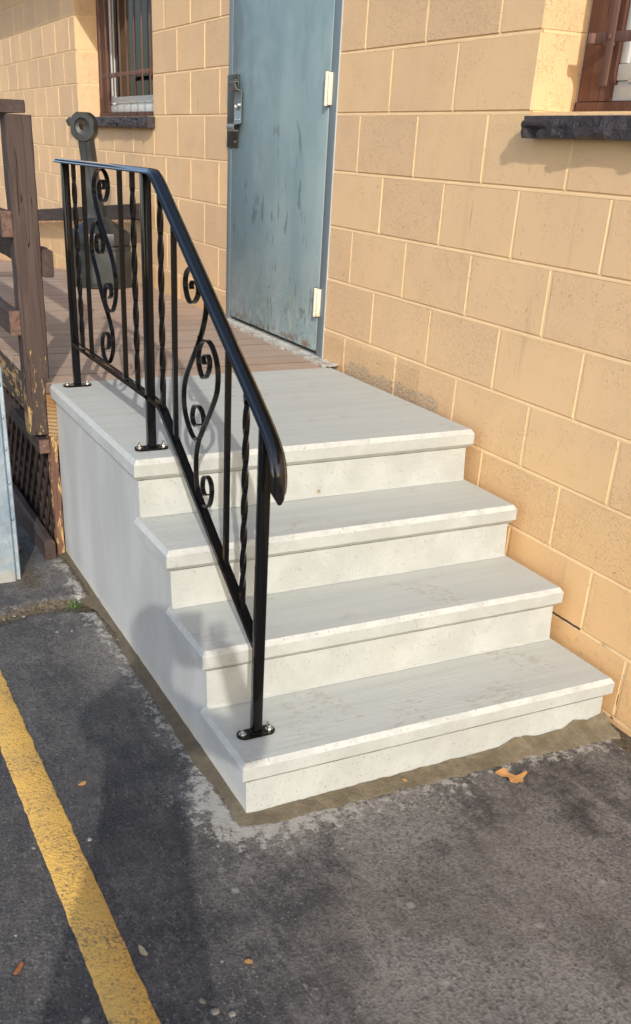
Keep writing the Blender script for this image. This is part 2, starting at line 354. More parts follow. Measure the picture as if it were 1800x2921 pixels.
m_hinge.set(Base_Color=m_hinge.mix(m_hinge.math('MULTIPLY', m_hinge.ramp(m_hinge.xyz()[2], 0.215, 0.14), m_hinge.ramp(m_hinge.noise(45, 4), 0.38, 0.6)), (0.78, 0.70, 0.52), (0.42, 0.16, 0.04)), Roughness=0.5); m_hinge = m_hinge.m
m_hband = simple('hinge_joint_dirt', (0.10, 0.055, 0.03), 0.8)
m_steel = simple('brushed_steel', (0.36, 0.37, 0.385), 0.40, 0.9)
m_olive = simple('tarnished_bronze_plate', (0.045, 0.041, 0.030), 0.45, 0.25)
m_thresh = M('old_threshold'); m_thresh.set(Base_Color=m_thresh.mix(m_thresh.ramp(m_thresh.noise(16, 6, 0.7), 0.42, 0.68), (0.62, 0.59, 0.52), (0.30, 0.27, 0.22)), Roughness=0.6, Normal=m_thresh.bump(m_thresh.noise(50, 4), 0.003)); m_thresh = m_thresh.m
m_void = simple('dark_gap', (0.004, 0.004, 0.004), 0.9)
def wood(name, axis, peel, paint=(0.060, 0.041, 0.034), bare=(0.50, 0.33, 0.14), grain=1.0):
    a = M(name); s_ = [38, 38, 38]; s_[axis] = 2.2
    g = a.noise(1.0, 5, 0.65, a.scale(tuple(s_)), 0.8); x, y, z = a.xyz()
    c = a.mix(a.ramp(g, 0.35, 0.7), paint, tuple(v * 1.45 for v in paint))
    c = a.mix(a.math('MULTIPLY', a.ramp(a.noise(5, 5), 0.5, 0.75), 0.5), c, tuple(v * 0.6 for v in paint))
    sp = [26, 26, 26]; sp[axis] = 7
    pn = a.noise(1.0, 6, 0.72, a.scale(tuple(sp)))
    if peel == 'low': th = a.math('MINIMUM', a.ramp(z, 0.42, -0.20, 0.715, 0.505), a.ramp(z, 0.74, 0.86, 0.735, 0.64))
    elif peel == 'heavy': th = 0.500
    else: th = 0.70
    pk = a.ramp(a.math('SUBTRACT', pn, th), 0.0, 0.03)
    c = a.mix(pk, c, a.mix(g, bare, tuple(v * 0.6 for v in bare)))
    crack = a.ramp(a.math('ABSOLUTE', a.math('SUBTRACT', a.noise(1.0, 2, 0.5, a.scale(tuple(v * (0.75 if i != axis else 0.5) for i, v in enumerate(s_)))), 0.5)), 0.005, 0.0)
    c = a.mix(a.math('MULTIPLY', crack, 0.7), c, (0.012, 0.009, 0.008))
    h = a.math('SUBTRACT', a.math('MULTIPLY', g, grain), a.math('ADD', a.math('MULTIPLY', pk, 0.5), a.math('MULTIPLY', crack, 2.0)))
    a.set(Base_Color=c, Roughness=0.68, Specular_IOR_Level=0.3, Normal=a.bump(h, 0.0022)); return a.m
m_woodz = wood('brown_painted_post', 2, 'low'); m_woodx = wood('brown_painted_rail', 0, 'some'); m_joist = wood('flaking_joist_paint', 0, 'low')
m_peel = wood('peeling_support', 2, 'heavy', (0.13, 0.065, 0.045), (0.58, 0.38, 0.17))
m_lat = wood('shaded_lattice_paint', 2, 'some', (0.046, 0.030, 0.025), (0.26, 0.16, 0.09))  # paint darkened to stand in for deep shade on the lattice
def endgrain():
    a = M('bare_end_grain'); v = a.scale((1, 1, 1.0)); n = a.t.nodes.new('ShaderNodeTexWave'); n.wave_type = 'RINGS'; n.rings_direction = 'X'
    b = a.t.nodes.new('ShaderNodeVectorMath'); b.operation = 'ADD'; a.put(b.inputs[0], v); b.inputs[1].default_value = (0, 1.2, -0.12)
    a.put(n.inputs['Vector'], b.outputs[0]); n.inputs['Scale'].default_value = 22; n.inputs['Distortion'].default_value = 2.5; n.inputs['Detail'].default_value = 3
    z = a.xyz()[2]; base = a.mix(a.ramp(z, -0.15, -0.04), (0.33, 0.23, 0.115), (0.25, 0.115, 0.035))
    a.set(Base_Color=a.mix(a.ramp(n.outputs[1], 0.55, 0.9), base, (0.20, 0.11, 0.045)), Roughness=0.8, Normal=a.bump(n.outputs[1], 0.001)); return a.m
m_endg = endgrain()
m_redend = M('weathered_rail_end'); m_redend.set(Base_Color=m_redend.mix(m_redend.ramp(m_redend.noise(60, 5), 0.4, 0.7), (0.155, 0.088, 0.062), (0.075, 0.045, 0.034)), Roughness=0.8, Normal=m_redend.bump(m_redend.noise(90, 4), 0.003)); m_redend = m_redend.m
def deck_mat():
    a = M('worn_deck_paint'); g = a.noise(1.0, 6, 0.7, a.scale((46, 3.2, 5)), 0.6)
    c = a.mix(a.ramp(a.noise(2.5, 5), 0.35, 0.7), (0.430, 0.305, 0.220), (0.505, 0.372, 0.275))
    c = a.mix(a.ramp(g, 0.60, 0.72, 0, 0.6), c, (0.47, 0.37, 0.29))
    c = a.mix(a.ramp(g, 0.40, 0.30, 0, 0.75), c, (0.20, 0.125, 0.095))
    c = a.mix(a.math('MULTIPLY', a.geo.outputs['Random Per Island'], 0.25), c, (0.28, 0.20, 0.155))
    px_ = a.t.nodes.new('ShaderNodeMath'); px_.operation = 'PINGPONG'; a.put(px_.inputs[0], a.math('ADD', a.xyz()[0], 1.047)); px_.inputs[1].default_value = 0.07025
    c = a.mix(a.ramp(px_.outputs[0], 0.0042, 0.0016, 0.0, 0.85), c, (0.085, 0.052, 0.04))  # shade of the board gaps painted as dark lines along the edges
    a.set(Base_Color=c, Roughness=0.75, Normal=a.bump(g, 0.0025)); return a.m
m_deck = deck_mat()
def sill_mat():
    a = M('purple_brown_sill_paint'); n = a.noise(24, 5, 0.7, a.scale((1, 1, 0.8)))
    a.set(Base_Color=a.mix(a.ramp(n, 0.35, 0.7), (0.034, 0.027, 0.030), (0.070, 0.056, 0.060)), Roughness=0.45,
          Normal=a.bump(a.math('ADD', n, a.math('MULTIPLY', a.noise(90, 4, 0.7), 0.6)), 0.014)); return a.m
m_sill = sill_mat()
m_trim = wood('brown_window_trim', 2, 'none', (0.115, 0.052, 0.036), (0.16, 0.07, 0.05), 0.4)
m_bar = wood('brown_window_bar', 2, 'none', (0.165, 0.085, 0.062), (0.20, 0.11, 0.08), 0.3)
m_vinyl = simple('white_vinyl_sash', (0.66, 0.66, 0.62), 0.4)
def glass():
    a = M('dark_window_pane'); n = a.noise(1.0, 3, 0.5, a.scale((7, 1, 0.5)))
    a.set(Base_Color=a.mix(a.ramp(n, 0.5, 0.75), (0.004, 0.005, 0.005), (0.020, 0.024, 0.022)), Roughness=0.06, Specular_IOR_Level=0.06); return a.m
m_glass = glass()
def plastic():
    a = M('grey_moulded_plastic'); a.set(Base_Color=a.mix(a.ramp(a.noise(14, 5), 0.35, 0.7), (0.021, 0.024, 0.025), (0.040, 0.044, 0.044)), Roughness=0.40, Normal=a.bump(a.noise(120, 3), 0.0006)); return a.m
m_plas = plastic(); m_plasd = simple('ash_blackened_plastic', (0.015, 0.016, 0.016), 0.55)
def leaf(name, c1, c2):
    a = M(name); a.set(Base_Color=a.mix(a.ramp(a.noise(70, 4), 0.35, 0.7), c1, c2), Roughness=0.6); return a.m
m_leaf = leaf('tan_oak_leaf', (0.62, 0.32, 0.11), (0.50, 0.24, 0.075)); m_leaf2 = leaf('rusty_leaf', (0.40, 0.13, 0.03), (0.26, 0.085, 0.03)); m_leaf3 = leaf('pale_leaf', (0.52, 0.42, 0.26), (0.40, 0.31, 0.18))
m_weed = leaf('weed_green', (0.10, 0.20, 0.03), (0.055, 0.115, 0.02))
m_stone = leaf('pale_pebble', (0.25, 0.23, 0.20), (0.16, 0.147, 0.128))
m_roof = simple('roof_fascia_paint', (0.30, 0.22, 0.15), 0.6)
m_jacket = simple('navy_jacket', (0.02, 0.026, 0.045), 0.8); m_jeans = simple('blue_jeans', (0.04, 0.06, 0.11), 0.85)
m_skin = simple('skin', (0.50, 0.30, 0.21), 0.5); m_hair = simple('brown_hair', (0.035, 0.022, 0.014), 0.6); m_shoe = simple('dark_shoe', (0.02, 0.02, 0.02), 0.5); m_phone = simple('phone_case', (0.015, 0.015, 0.016), 0.3)

GZ = -0.700                                   # ground level; z = 0 is the landing
T, H = 0.2783, 0.178                          # tread depth, rise
YL, YR = -1.2374, -0.030                      # outer edges of the treads
NB = 0.0164                                   # nosing overhang

# ------------------------------------------------------------ ground
rnd = random.Random(4)
CRACK = [(-0.66, -2.6), (-0.60, -2.0), (-0.545, -1.60), (-0.57, -1.50), (-0.585, -1.40), (-0.572, -1.32), (-0.53, -1.26), (-0.50, -1.20)]
def seg_d(p, a, b):
    a = Vector(a); b = Vector(b); ab = b - a; t = max(0, min(1, (p - a).dot(ab) / ab.length_squared)); return (p - a - ab * t).length
def ground_z(x, y):
    """height of the paving and closeness to the crack"""
    p = Vector((x, y)); wob = mnoise.noise(Vector((x * 9, y * 9, 3.3))) * 0.02
    dc = min(seg_d(p, a, b) for a, b in zip(CRACK, CRACK[1:])) if -1.1 < x < -0.1 and y < -1.0 else 1
    k = max(0.0, 1 - max(dc - 0.018 + wob, 0) / 0.022)
    z = GZ + 0.004 * mnoise.noise(Vector((x * 2.3, y * 2.3, 0))) + 0.0015 * mnoise.noise(Vector((x * 14, y * 14, 2)))
    lift = max(0.0, min(1.0, (-0.58 - x + wob) / 0.03)) if y < -1.23 else 0.0
    return z + 0.016 * lift * max(0.0, min(1.0, (x + 1.25) / 0.3)) - 0.014 * min(1, k * 1.4), k
def ground():
    bm = new(); cl = bm.verts.layers.float.new('cement'); dl = bm.verts.layers.float.new('dirt')
    x0, x1, y0, y1 = -2.6, 2.6, -3.0, 0.16
    nx, ny = 290, 176; g = []
    for j in range(ny + 1):
        row = []
        for i in range(nx + 1):
            p = Vector((x0 + (x1 - x0) * i / nx, y0 + (y1 - y0) * j / ny))
            ex = max(p.x - 0.83, -1.04 - p.x, 0.0); ey = max(-1.22 - p.y, 0.0); d = math.hypot(ex, ey)
            z, k = ground_z(p.x, p.y)
            edge = i in (0, nx) or j in (0, ny)
            v = bm.verts.new((p.x, p.y, GZ if edge else z))
            cem = max(0.0, 1.0 - max(d - 0.055, 0) / (0.24 if p.x > 0.62 else 0.13)) * (0.66 if p.x > 0.62 else 0.56)
            cem *= 0.75 + 0.5 * (0.5 + 0.5 * mnoise.noise(Vector((p.x * 3.1, p.y * 3.1, 9))))
            if p.y > -0.60 and p.x > 0.83: cem *= 0.85
            if p.x < -1.1: cem = 0
            v[cl] = cem + (0.30 * max(0, 1 - (p - Vector((1.05, -1.95))).length / 0.22))
            dirt = min(1, k * 1.3)
            dirt = max(dirt, max(0.0, 1 - max(d - 0.02, 0) / 0.05) * 0.7)
            dirt = max(dirt, max(0.0, 1 - abs(p.y + 0.02) / 0.10) * (0.9 if p.x > 0.8 else 0))   # litter line along the wall foot
            if p.x < -0.72: dirt = max(dirt, 0.55 * max(0, 1 - abs(p.y + 1.42) / 0.3))
            v[dl] = dirt; row.append(v)
        g.append(row)
    for j in range(ny):
        for i in range(nx): bm.faces.new((g[j][i], g[j][i + 1], g[j + 1][i + 1], g[j + 1][i]))
    B = [bm.verts.new((x, y, GZ)) for x, y in ((-300, -300), (300, -300), (300, 300), (-300, 300))]
    bot = [g[0][i] for i in range(nx + 1)]; rgt = [g[j][nx] for j in range(ny + 1)]; top = [g[ny][i] for i in range(nx, -1, -1)]; lft = [g[j][0] for j in range(ny, -1, -1)]
    for side, (a, b) in zip((bot, rgt, top, lft), ((0, 1), (1, 2), (2, 3), (3, 0))):
        mid = len(side) // 2
        for k in range(mid): bm.faces.new((B[a], side[k + 1], side[k]))
        bm.faces.new((B[a], B[b], side[mid]))
        for k in range(mid, len(side) - 1): bm.faces.new((B[b], side[k + 1], side[k]))
    bmesh.ops.recalc_face_normals(bm, faces=bm.faces[:])
    if bm.faces[0].normal.z < 0: bmesh.ops.reverse_faces(bm, faces=bm.faces[:])
    o = obj('asphalt', bm, m_asph, smooth=40); tag(o, kind='structure')
ground()
def yellow_line():
    bm = new(); n = 420; prev = None
    for i in range(n + 1):
        x = -3.2 + 6.4 * i / n
        def jag(s): return 0.0028 * mnoise.noise(Vector((x * 75, s, 0))) + 0.0035 * mnoise.noise(Vector((x * 17, s, 4)))
        c = -1.690 + 0.010 * (x - 0.5)
        cols = []
        for k, (yy, zz) in enumerate(((c - 0.046 + jag(1), 0.0015), (c - 0.042, 0.0042), (c, 0.0045), (c + 0.041, 0.0042), (c + 0.045 + jag(7), 0.0015))):
            cols.append(bm.verts.new((x, yy, (ground_z(x, yy)[0] if -2.58 < x < 2.58 else GZ) + zz)))
        if prev:
            for a in range(4): bm.faces.new((prev[a], cols[a], cols[a + 1], prev[a + 1]))
        prev = cols
    bmesh.ops.recalc_face_normals(bm, faces=bm.faces[:])
    if bm.faces[0].normal.z < 0: bmesh.ops.reverse_faces(bm, faces=bm.faces[:])
    tag(obj('parking_line', bm, m_line, smooth=60), kind='structure')
yellow_line()

# ------------------------------------------------------------ building
bld = thing('building', 'tan painted concrete block building with a blue grey steel door and two barred windows', 'building', (-2, 0, GZ))
BW = 0.2032; GX = -0.9952; LZ = lambda k: 0.9466 - BW * (k - 2)
DOOR = (-2.300, -1.188, -0.30, 2.05); WL = (-5.108, -3.440, 0.9466, 1.962); WR = (0.0185, 1.645, 0.9466, 1.962)
HOLES = [DOOR, WL, WR]
def wall():
    bm = new(); jr = random.Random(8); XA, XB = -11.0, 4.2; TOPZ = 2.088
    def plate(x0, x1, z0, z1, flip=None):
        """bevelled block face; flip=(x, sign) lays it on a window reveal instead"""
        b = 0.0026; j = lambda: jr.uniform(-0.0007, 0.0007)
        def P(u, v, d): return (u, d, v) if flip is None else (flip[0] - flip[1] * d, u, v)
        o_ = [bm.verts.new(P(u + j(), v + j(), 0.0065)) for u, v in ((x0, z0), (x1, z0), (x1, z1), (x0, z1))]
        dd = jr.uniform(-0.0006, 0.0006)
        i_ = [bm.verts.new(P(u + j(), v + j(), dd)) for u, v in ((x0 + b, z0 + b), (x1 - b, z0 + b), (x1 - b, z1 - b), (x0 + b, z1 - b))]
        fs = [bm.faces.new(i_)] + [bm.faces.new((o_[k], o_[(k + 1) % 4], i_[(k + 1) % 4], i_[k])) for k in range(4)]
    g = 0.0048
    for k in range(-4, 12):
        z1, z0 = min(LZ(k), 2.09), LZ(k + 1)
        par = (k % 2)                                       # rows below L2 start on even columns, and so on
        c = -26 - par
        while True:
            x0 = GX + c * 2 * BW + par * BW; x1 = x0 + 2 * BW
            if x0 > XB: break
            if x1 > XA:
                gj = g + jr.uniform(-0.0012, 0.0010)
                if (k, c) in ((4, 3),): gj = 0.007
                for q in rects_minus((x0 + gj, x1 - gj, z0 + g, z1 - g), HOLES): plate(*q)
                for q in rects_minus((x0 - 0.007, x0 + 0.007, z0, z1), HOLES):      # upright joint, nearly flush
                    f = bm.faces.new([bm.verts.new(p) for p in ((q[0], 0.0022, q[2]), (q[1], 0.0022, q[2]), (q[1], 0.0022, q[3]), (q[0], 0.0022, q[3]))]); f.material_index = 1
            c += 1
        for q in rects_minus((XA, XB, z1 - 0.0062, z1 + 0.0062), HOLES):           # bed joint, struck: deep under the upper block
            n = max(1, int((q[1] - q[0]) / 0.06)); pv = None
            for i in range(n + 1):
                x = q[0] + (q[1] - q[0]) * i / n; e = 0.0008 * mnoise.noise(Vector((x * 11, k, 0)))
                cur = [bm.verts.new((x, 0.0008 + e, q[2])), bm.verts.new((x, 0.0016 + e, z1 - 0.0005)), bm.verts.new((x, 0.0060, q[3]))]
                if pv:
                    for a in range(2):
                        f = bm.faces.new((pv[a], cur[a], cur[a + 1], pv[a + 1])); f.material_index = 1
                pv = cur
    for q in rects_minus((XA, XB, LZ(12), TOPZ), HOLES):                           # the core behind
        f = bm.faces.new([bm.verts.new(p) for p in ((q[0], 0.007, q[2]), (q[1], 0.007, q[2]), (q[1], 0.007, q[3]), (q[0], 0.007, q[3]))]); f.material_index = 1
    for h in (WL, WR):                                                             # window reveals
        for xx, sgn in ((h[0], 1), (h[1], -1)):
            k = 2
            for kk in range(-5, 2):
                z1, z0 = LZ(kk), LZ(kk + 1)
                if z0 > h[3]: continue
                plate(0.0005, 0.19, z0 + 0.0025, min(z1, h[3]) - 0.0025, (xx, sgn))
                box(bm, xx - 0.02 if sgn > 0 else xx + 0.0022, xx - 0.0022 if sgn > 0 else xx + 0.02, 0.009, 0.19, z0 - 0.004, z0 + 0.004, 1)
        for zz in (h[2] - 0.004, h[3] + 0.004):
            f = bm.faces.new([bm.verts.new(p) for p in ((h[0] - 0.02, 0.007, zz), (h[1] + 0.02, 0.007, zz), (h[1] + 0.02, 0.24, zz), (h[0] - 0.02, 0.24, zz))]); f.material_index = 1
    box(bm, XA, XB, 0.26, 0.30, LZ(12), TOPZ, 1); box(bm, XB - 0.02, XB, 0.02, 0.26, LZ(12), TOPZ, 1); box(bm, XA, XA + 0.02, 0.02, 0.26, LZ(12), TOPZ, 1)
    bmesh.ops.recalc_face_normals(bm, faces=bm.faces[:])
    # all outward faces look towards -y or into the opening
    for f in bm.faces:
        if f.normal.y > 0.2 and f.calc_center_median().y < 0.02: f.normal_flip()
    obj('wall', bm, [m_block, m_joint], bld)
wall()
bm = new()
box(bm, -11.2, 4.4, -0.345, 0.30, 2.092, 2.110); box(bm, -11.2, 4.4, -0.365, -0.346, 2.075, 2.215)
sl = [bm.verts.new(p) for p in ((-11.3, -0.40, 2.222), (4.5, -0.40, 2.222), (4.5, 3.2, 3.30), (-11.3, 3.2, 3.30))]; sl2 = [bm.verts.new(v.co + Vector((0, 0, 0.03))) for v in sl]
bm.faces.new(sl2); bm.faces.new(list(reversed(sl)))
for k in range(4): bm.faces.new((sl[k], sl[(k + 1) % 4], sl2[(k + 1) % 4], sl2[k]))
bmesh.ops.recalc_face_normals(bm, faces=bm.faces[:]); obj('roof_eave', bm, m_roof, bld)
# door
bm = new(); box(bm, -2.245, -1.2515, -0.006, 0.029, 0.026, 2.012, 0, 0.0025); door = obj('door', bm, m_door, bld, smooth=40)
bm = new(); box(bm, -1.2485, -1.190, -0.0045, 0.05, -0.02, 2.048, 0, 0.0015); box(bm, -2.296, -2.249, -0.006, 0.05, -0.02, 2.048, 0, 0.002); box(bm, -2.2485, -1.249, -0.012, 0.05, 2.016, 2.048, 0, 0.002)
box(bm, -2.2485, -1.249, 0.080, 0.095, -0.02, 2.015); frame = obj('door_frame', bm, m_frame, bld, smooth=40)
bm = new(); prev = None                                                            # caulk bead and chipped render round the frame
for i in range(60):
    z = -0.01 + 2.06 * i / 59; wv = 0.001 + 0.004 * abs(mnoise.noise(Vector((z * 7, 1, 0)))); cur = [bm.verts.new((-1.1905, -0.0035, z)), bm.verts.new((-1.1892 + wv * .6, -0.002, z)), bm.verts.new((-1.187 + wv, 0.004, z))]
    if prev:
        for a in range(2): bm.faces.new((prev[a], cur[a], cur[a + 1], prev[a + 1]))
    prev = cur
bmesh.ops.recalc_face_normals(bm, faces=bm.faces[:]); obj('caulk_bead', bm, m_caulk, frame, smooth=60)
for zc in (1.033, 0.2325):                                                             # hinges
    bm = new(); L_ = 0.118
    parts = [(-0.5, -0.30), (-0.295, -0.10), (-0.095, 0.10), (0.105, 0.29), (0.295, 0.5)]
    for a, b in parts: lathe(bm, [(0.0075, zc + a * L_), (0.0085, zc + a * L_ + 0.001), (0.0085, zc + b * L_ - 0.001), (0.0075, zc + b * L_)], 14, -1.2505, -0.0190)
    lathe(bm, [(0.0064, zc - 0.52 * L_), (0.0064, zc + 0.52 * L_)], 12, -1.2505, -0.0190, mi=1)
    box(bm, -1.2405, -1.2300, -0.0215, -0.004, zc - 0.47 * L_, zc + 0.47 * L_, 0, 0.001)
    obj('hinge', bm, [m_hinge, m_hband], door, smooth=40)
# latch guard plate with a bent strap pull
bm = new(); box(bm, -2.292, -2.160, -0.0125, -0.0065, 0.808, 1.113, 0, 0.002); plate_o = obj('latch_plate', bm, m_olive, door, smooth=40)
for zc in (1.088, 0.832):
    bm = new(); lathe(bm, [(0.011, 0), (0.011, 0.003), (0.007, 0.009), (0.002, 0.010)], 10); bmesh.ops.transform(bm, matrix=Matrix.Translation((-2.182, -0.0128, zc)) @ Matrix.Rotation(R(90), 4, 'X'), verts=bm.verts[:]); obj('bolt', bm, m_olive, plate_o, smooth=40)
bm = new(); pth = [(-0.030, 0.882), (-0.044, 0.879), (-0.052, 0.884), (-0.055, 0.895), (-0.053, 0.904), (-0.045, 0.908), (-0.030, 0.910), (-0.018, 0.912), (-0.0155, 0.918), (-0.0155, 1.040), (-0.018, 1.046), (-0.030, 1.047), (-0.040, 1.051), (-0.047, 1.060), (-0.050, 1.070), (-0.052, 1.078), (-0.050, 1.0795), (-0.030, 1.080)]
prev = None
for i, (yy, zz) in enumerate(pth):
    a = Vector(pth[max(i - 1, 0)]); b = Vector(pth[min(i + 1, len(pth) - 1)]); t = (b - a).normalized(); n = Vector((-t.y, t.x)) * 0.0016
    cur = [bm.verts.new((x, yy + s * n.x, zz + s * n.y)) for x, s in ((-2.194, 1), (-2.112, 1), (-2.112, -1), (-2.194, -1))]
    if prev:
        for k in range(4): bm.faces.new((prev[k], prev[(k + 1) % 4], cur[(k + 1) % 4], cur[k]))
    else: bm.faces.new(list(reversed(cur)))
    prev = cur
bm.faces.new(prev); bmesh.ops.recalc_face_normals(bm, faces=bm.faces[:]); pull = obj('pull_handle', bm, m_steel, door, smooth=35)
bm = new(); lathe(bm, [(0.0185, 0), (0.0185, 0.005), (0.0150, 0.008), (0.0135, 0.005), (0.004, 0.004)], 28); bmesh.ops.transform(bm, matrix=Matrix.Translation((-2.150, -0.0175, 0.985)) @ Matrix.Rotation(R(90), 4, 'X'), verts=bm.verts[:])
obj('lock_cylinder', bm, m_bolt, pull, smooth=35)
for q in (-2.170, -2.135):
    bm = new(); lathe(bm, [(0.006, 0), (0.006, 0.002), (0.003, 0.004)], 12); bmesh.ops.transform(bm, matrix=Matrix.Translation((q, -0.0173, 0.926)) @ Matrix.Rotation(R(90), 4, 'X'), verts=bm.verts[:]); obj('screw', bm, m_bolt, pull, smooth=40)
# threshold with a ragged outer lip
bm = new(); prev = None
for i in range(121):
    x = -2.30 + 1.27 * i / 120; rag = 0.006 * mnoise.noise(Vector((x * 23, 0, 0))) + (0.006 if mnoise.noise(Vector((x * 9, 5, 0))) > 0.25 else 0)
    y_in = 0.03 if x < -1.25 else -0.004
    yo = -0.056 - rag - 0.006 * max(0, min(1, (x + 2.0) / 0.8))
    cur = [bm.verts.new(p) for p in ((x, y_in + 0.015, 0.0085), (x, min(-0.014, y_in - 0.006), 0.0085), (x, -0.018, 0.0055), (x, yo + 0.016, 0.0045), (x, yo + 0.013, 0.0070), (x, yo, 0.0065), (x, yo + 0.003, -0.012))]
    if prev:
        for a in range(6): bm.faces.new((prev[a], cur[a], cur[a + 1], prev[a + 1]))
    prev = cur
bmesh.ops.recalc_face_normals(bm, faces=bm.faces[:])
if sum(f.normal.z for f in bm.faces) < 0: bmesh.ops.reverse_faces(bm, faces=bm.faces[:])
obj('threshold', bm, m_thresh, bld, smooth=30)
# windows
def window(h, bars, hbar, bx_w, left, drop):
    x0, x1, z0, z1 = h; x0 += 0.003; x1 -= 0.003
    bm = new(); box(bm, x0 + 0.006, x1 - 0.006, 0.150, 0.185, z0 + 0.001, z0 + 0.032, 0, 0.003)
    box(bm, x0 + 0.010, x0 + left, 0.153, 0.185, z0 + 0.033, z1, 0, 0.003); box(bm, x1 - left, x1 - 0.010, 0.153, 0.185, z0 + 0.033, z1, 0, 0.003)
    fr = obj('window', bm, m_trim, bld, smooth=40)
    for ca, cb in ((x0 + 0.0005, x0 + 0.0095), (x1 - 0.0095, x1 - 0.0005)):
        bm = new(); box(bm, ca, cb, 0.158, 0.186, z0 + 0.002, z1); obj('caulk_bead', bm, m_caulk, fr)
    a0, a1 = x0 + left + 0.002, x1 - left - 0.002; zb = z0 + 0.034; bm = new()
    box(bm, a0, a1, 0.168, 0.20, zb, zb + 0.040, 0, 0.003); box(bm, a0, a1, 0.180, 0.20, zb + 0.041, zb + 0.050, 0)
    box(bm, a0, a1, 0.172, 0.20, zb + 0.051, zb + 0.092, 0, 0.003)
    for s0, s1 in ((a0, a0 + 0.030), (a1 - 0.030, a1)): box(bm, s0, s1, 0.174, 0.20, zb + 0.093, z1, 0, 0.003)
    for s0, s1 in ((a0 + 0.031, a0 + 0.044), (a1 - 0.044, a1 - 0.031)): box(bm, s0, s1, 0.184, 0.20, zb + 0.093, z1, 0, 0.002)
    box(bm, a0 + 0.06, a0 + 0.12, 0.160, 0.171, zb + 0.044, zb + 0.056, 0, 0.003)
    sash = obj('sash', bm, m_vinyl, fr, smooth=40)
    bm = new(); box(bm, a0 + 0.045, a1 - 0.045, 0.196, 0.204, zb + 0.093, z1); obj('pane', bm, m_glass, fr)
    bm = new()
    for bx_ in bars: box(bm, bx_ - bx_w / 2, bx_ + bx_w / 2, 0.070, 0.0755, drop, z1 - 0.02, 0, 0.001)
    for hz in (hbar, hbar + 0.62): box(bm, x0 + 0.128 if x0 > -1 else x0 + 0.37, x1 - 0.05, 0.076, 0.090, hz - 0.0125, hz + 0.0125, 0, 0.001)
    for bx_ in bars: lathe_b = box(bm, bx_ - 0.006, bx_ + 0.006, 0.0655, 0.0695, hbar - 0.006, hbar + 0.006, 0, 0.002)
    obj('security_bars', bm, m_bar, fr, smooth=40)
    return fr
# bars of the far window were measured in the plane y = 0.08
fw = window(WL, [-4.76 + 0.151 * i for i in range(8)], 1.187, 0.022, 0.235, 1.062)
nw = window(WR, [0.226 + 0.155 * i for i in range(9)], 1.127, 0.026, 0.140, 1.012)
bm = new(); box(bm, 0.142, 0.160, 0.064, 0.152, 1.1145, 1.1395, 0, 0.002); obj('bar_bracket', bm, m_bar, nw, smooth=40)
def sill(x0, x1, z0, z1, seed):
    """rock-faced stone sill: hand-pitched front"""
    bm = new(); n = int((x1 - x0) / 0.012); m = 7; front = []
    for i in range(n + 1):
        x = x0 + (x1 - x0) * i / n; row = []
        for j in range(m + 1):
            t = j / m; z = z0 + (z1 - z0) * t
            bul = -0.047 - 0.003 * math.sin(math.pi * t)
            cell = mnoise.cell(Vector((x * 24 + 0.4 * mnoise.noise(Vector((x * 9, z * 30, seed))), z * 44, seed)))
            bul += 0.013 * (cell - 0.5) * (0.3 + 0.7 * (t < .85)) + 0.004 * mnoise.noise(Vector((x * 60, z * 60, seed)))
            if j in (0, m): bul = -0.0475 + 0.002 * mnoise.noise(Vector((x * 40, j, seed)))
            if i in (0, n): bul = -0.046
            row.append(bm.verts.new((x, bul, z + (0.002 * mnoise.noise(Vector((x * 50, j, 2))) if j == 0 else 0))))
        front.append(row)
    for a, b in zip(front, front[1:]):
        for j in range(m): bm.faces.new((a[j], b[j], b[j + 1], a[j + 1]))
    bt = [bm.verts.new((x, 0.20, z)) for x, z in ((x0, z1), (x1, z1), (x0, z0), (x1, z0))]
    bm.faces.new([front[i][m] for i in range(n + 1)] + [bt[1], bt[0]]); bm.faces.new([front[i][0] for i in range(n, -1, -1)] + [bt[2], bt[3]])
    bm.faces.new(list(front[0]) + [bt[0], bt[2]]); bm.faces.new(list(reversed(front[n])) + [bt[3], bt[1]])
    bmesh.ops.recalc_face_normals(bm, faces=bm.faces[:]); return bm
obj('window_sill', sill(-5.24, -3.415, 0.884, 0.943, 1), m_sill, fw, smooth=28)
obj('window_sill', sill(0.052, 1.66, 0.8785, 0.9345, 6), m_sill, nw, smooth=28)

# ------------------------------------------------------------ wooden deck and ramp
deck = thing('wooden_deck', 'brown wooden deck and ramp with peeling guard rail behind the concrete landing', 'deck', (-2.2, -0.65, GZ))
bm = new(); x = -1.046; i = 0; dr = random.Random(3)
while x > -10.0:
    wd = 0.1385; xm = x - wd / 2
    zt = -0.004 if x > -3.9 else -0.004 - (-3.9 - x) * 0.081
    zb = -0.004 if x - wd > -3.9 else -0.004 - (-3.9 - (x - wd)) * 0.081
    o_ = dr.uniform(-0.0008, 0.0008); b = 0.0005; th = 0.032
    sec = [(x, zt - b), (x - b, zt), (x - wd + b, zb), (x - wd, zb - b), (x - wd, zb - th), (x, zt - th)]; x += 0.0
    y0, y1 = (-1.262, -0.004) if x < -2.31 or x - wd > -1.03 else (-1.262, -0.046)
    r0 = [bm.verts.new((px, y0 + dr.uniform(-.004, .004), pz + o_)) for px, pz in sec]; r1 = [bm.verts.new((px, y1, pz + o_)) for px, pz in sec]
    for k in range(6): bm.faces.new((r0[k], r0[(k + 1) % 6], r1[(k + 1) % 6], r1[k]))
    bm.faces.new(list(reversed(r0))); bm.faces.new(r1); x -= wd + 0.0020
bmesh.ops.recalc_face_normals(bm, faces=bm.faces[:]); obj('decking', bm, m_deck, deck)
bm = new(); rough_box(bm, -3.95, -1.031, -1.257, -1.220, -0.197, -0.037, 0, 60, 0.002, 3, 0.003); obj('rim_joist', bm, m_joist, deck)
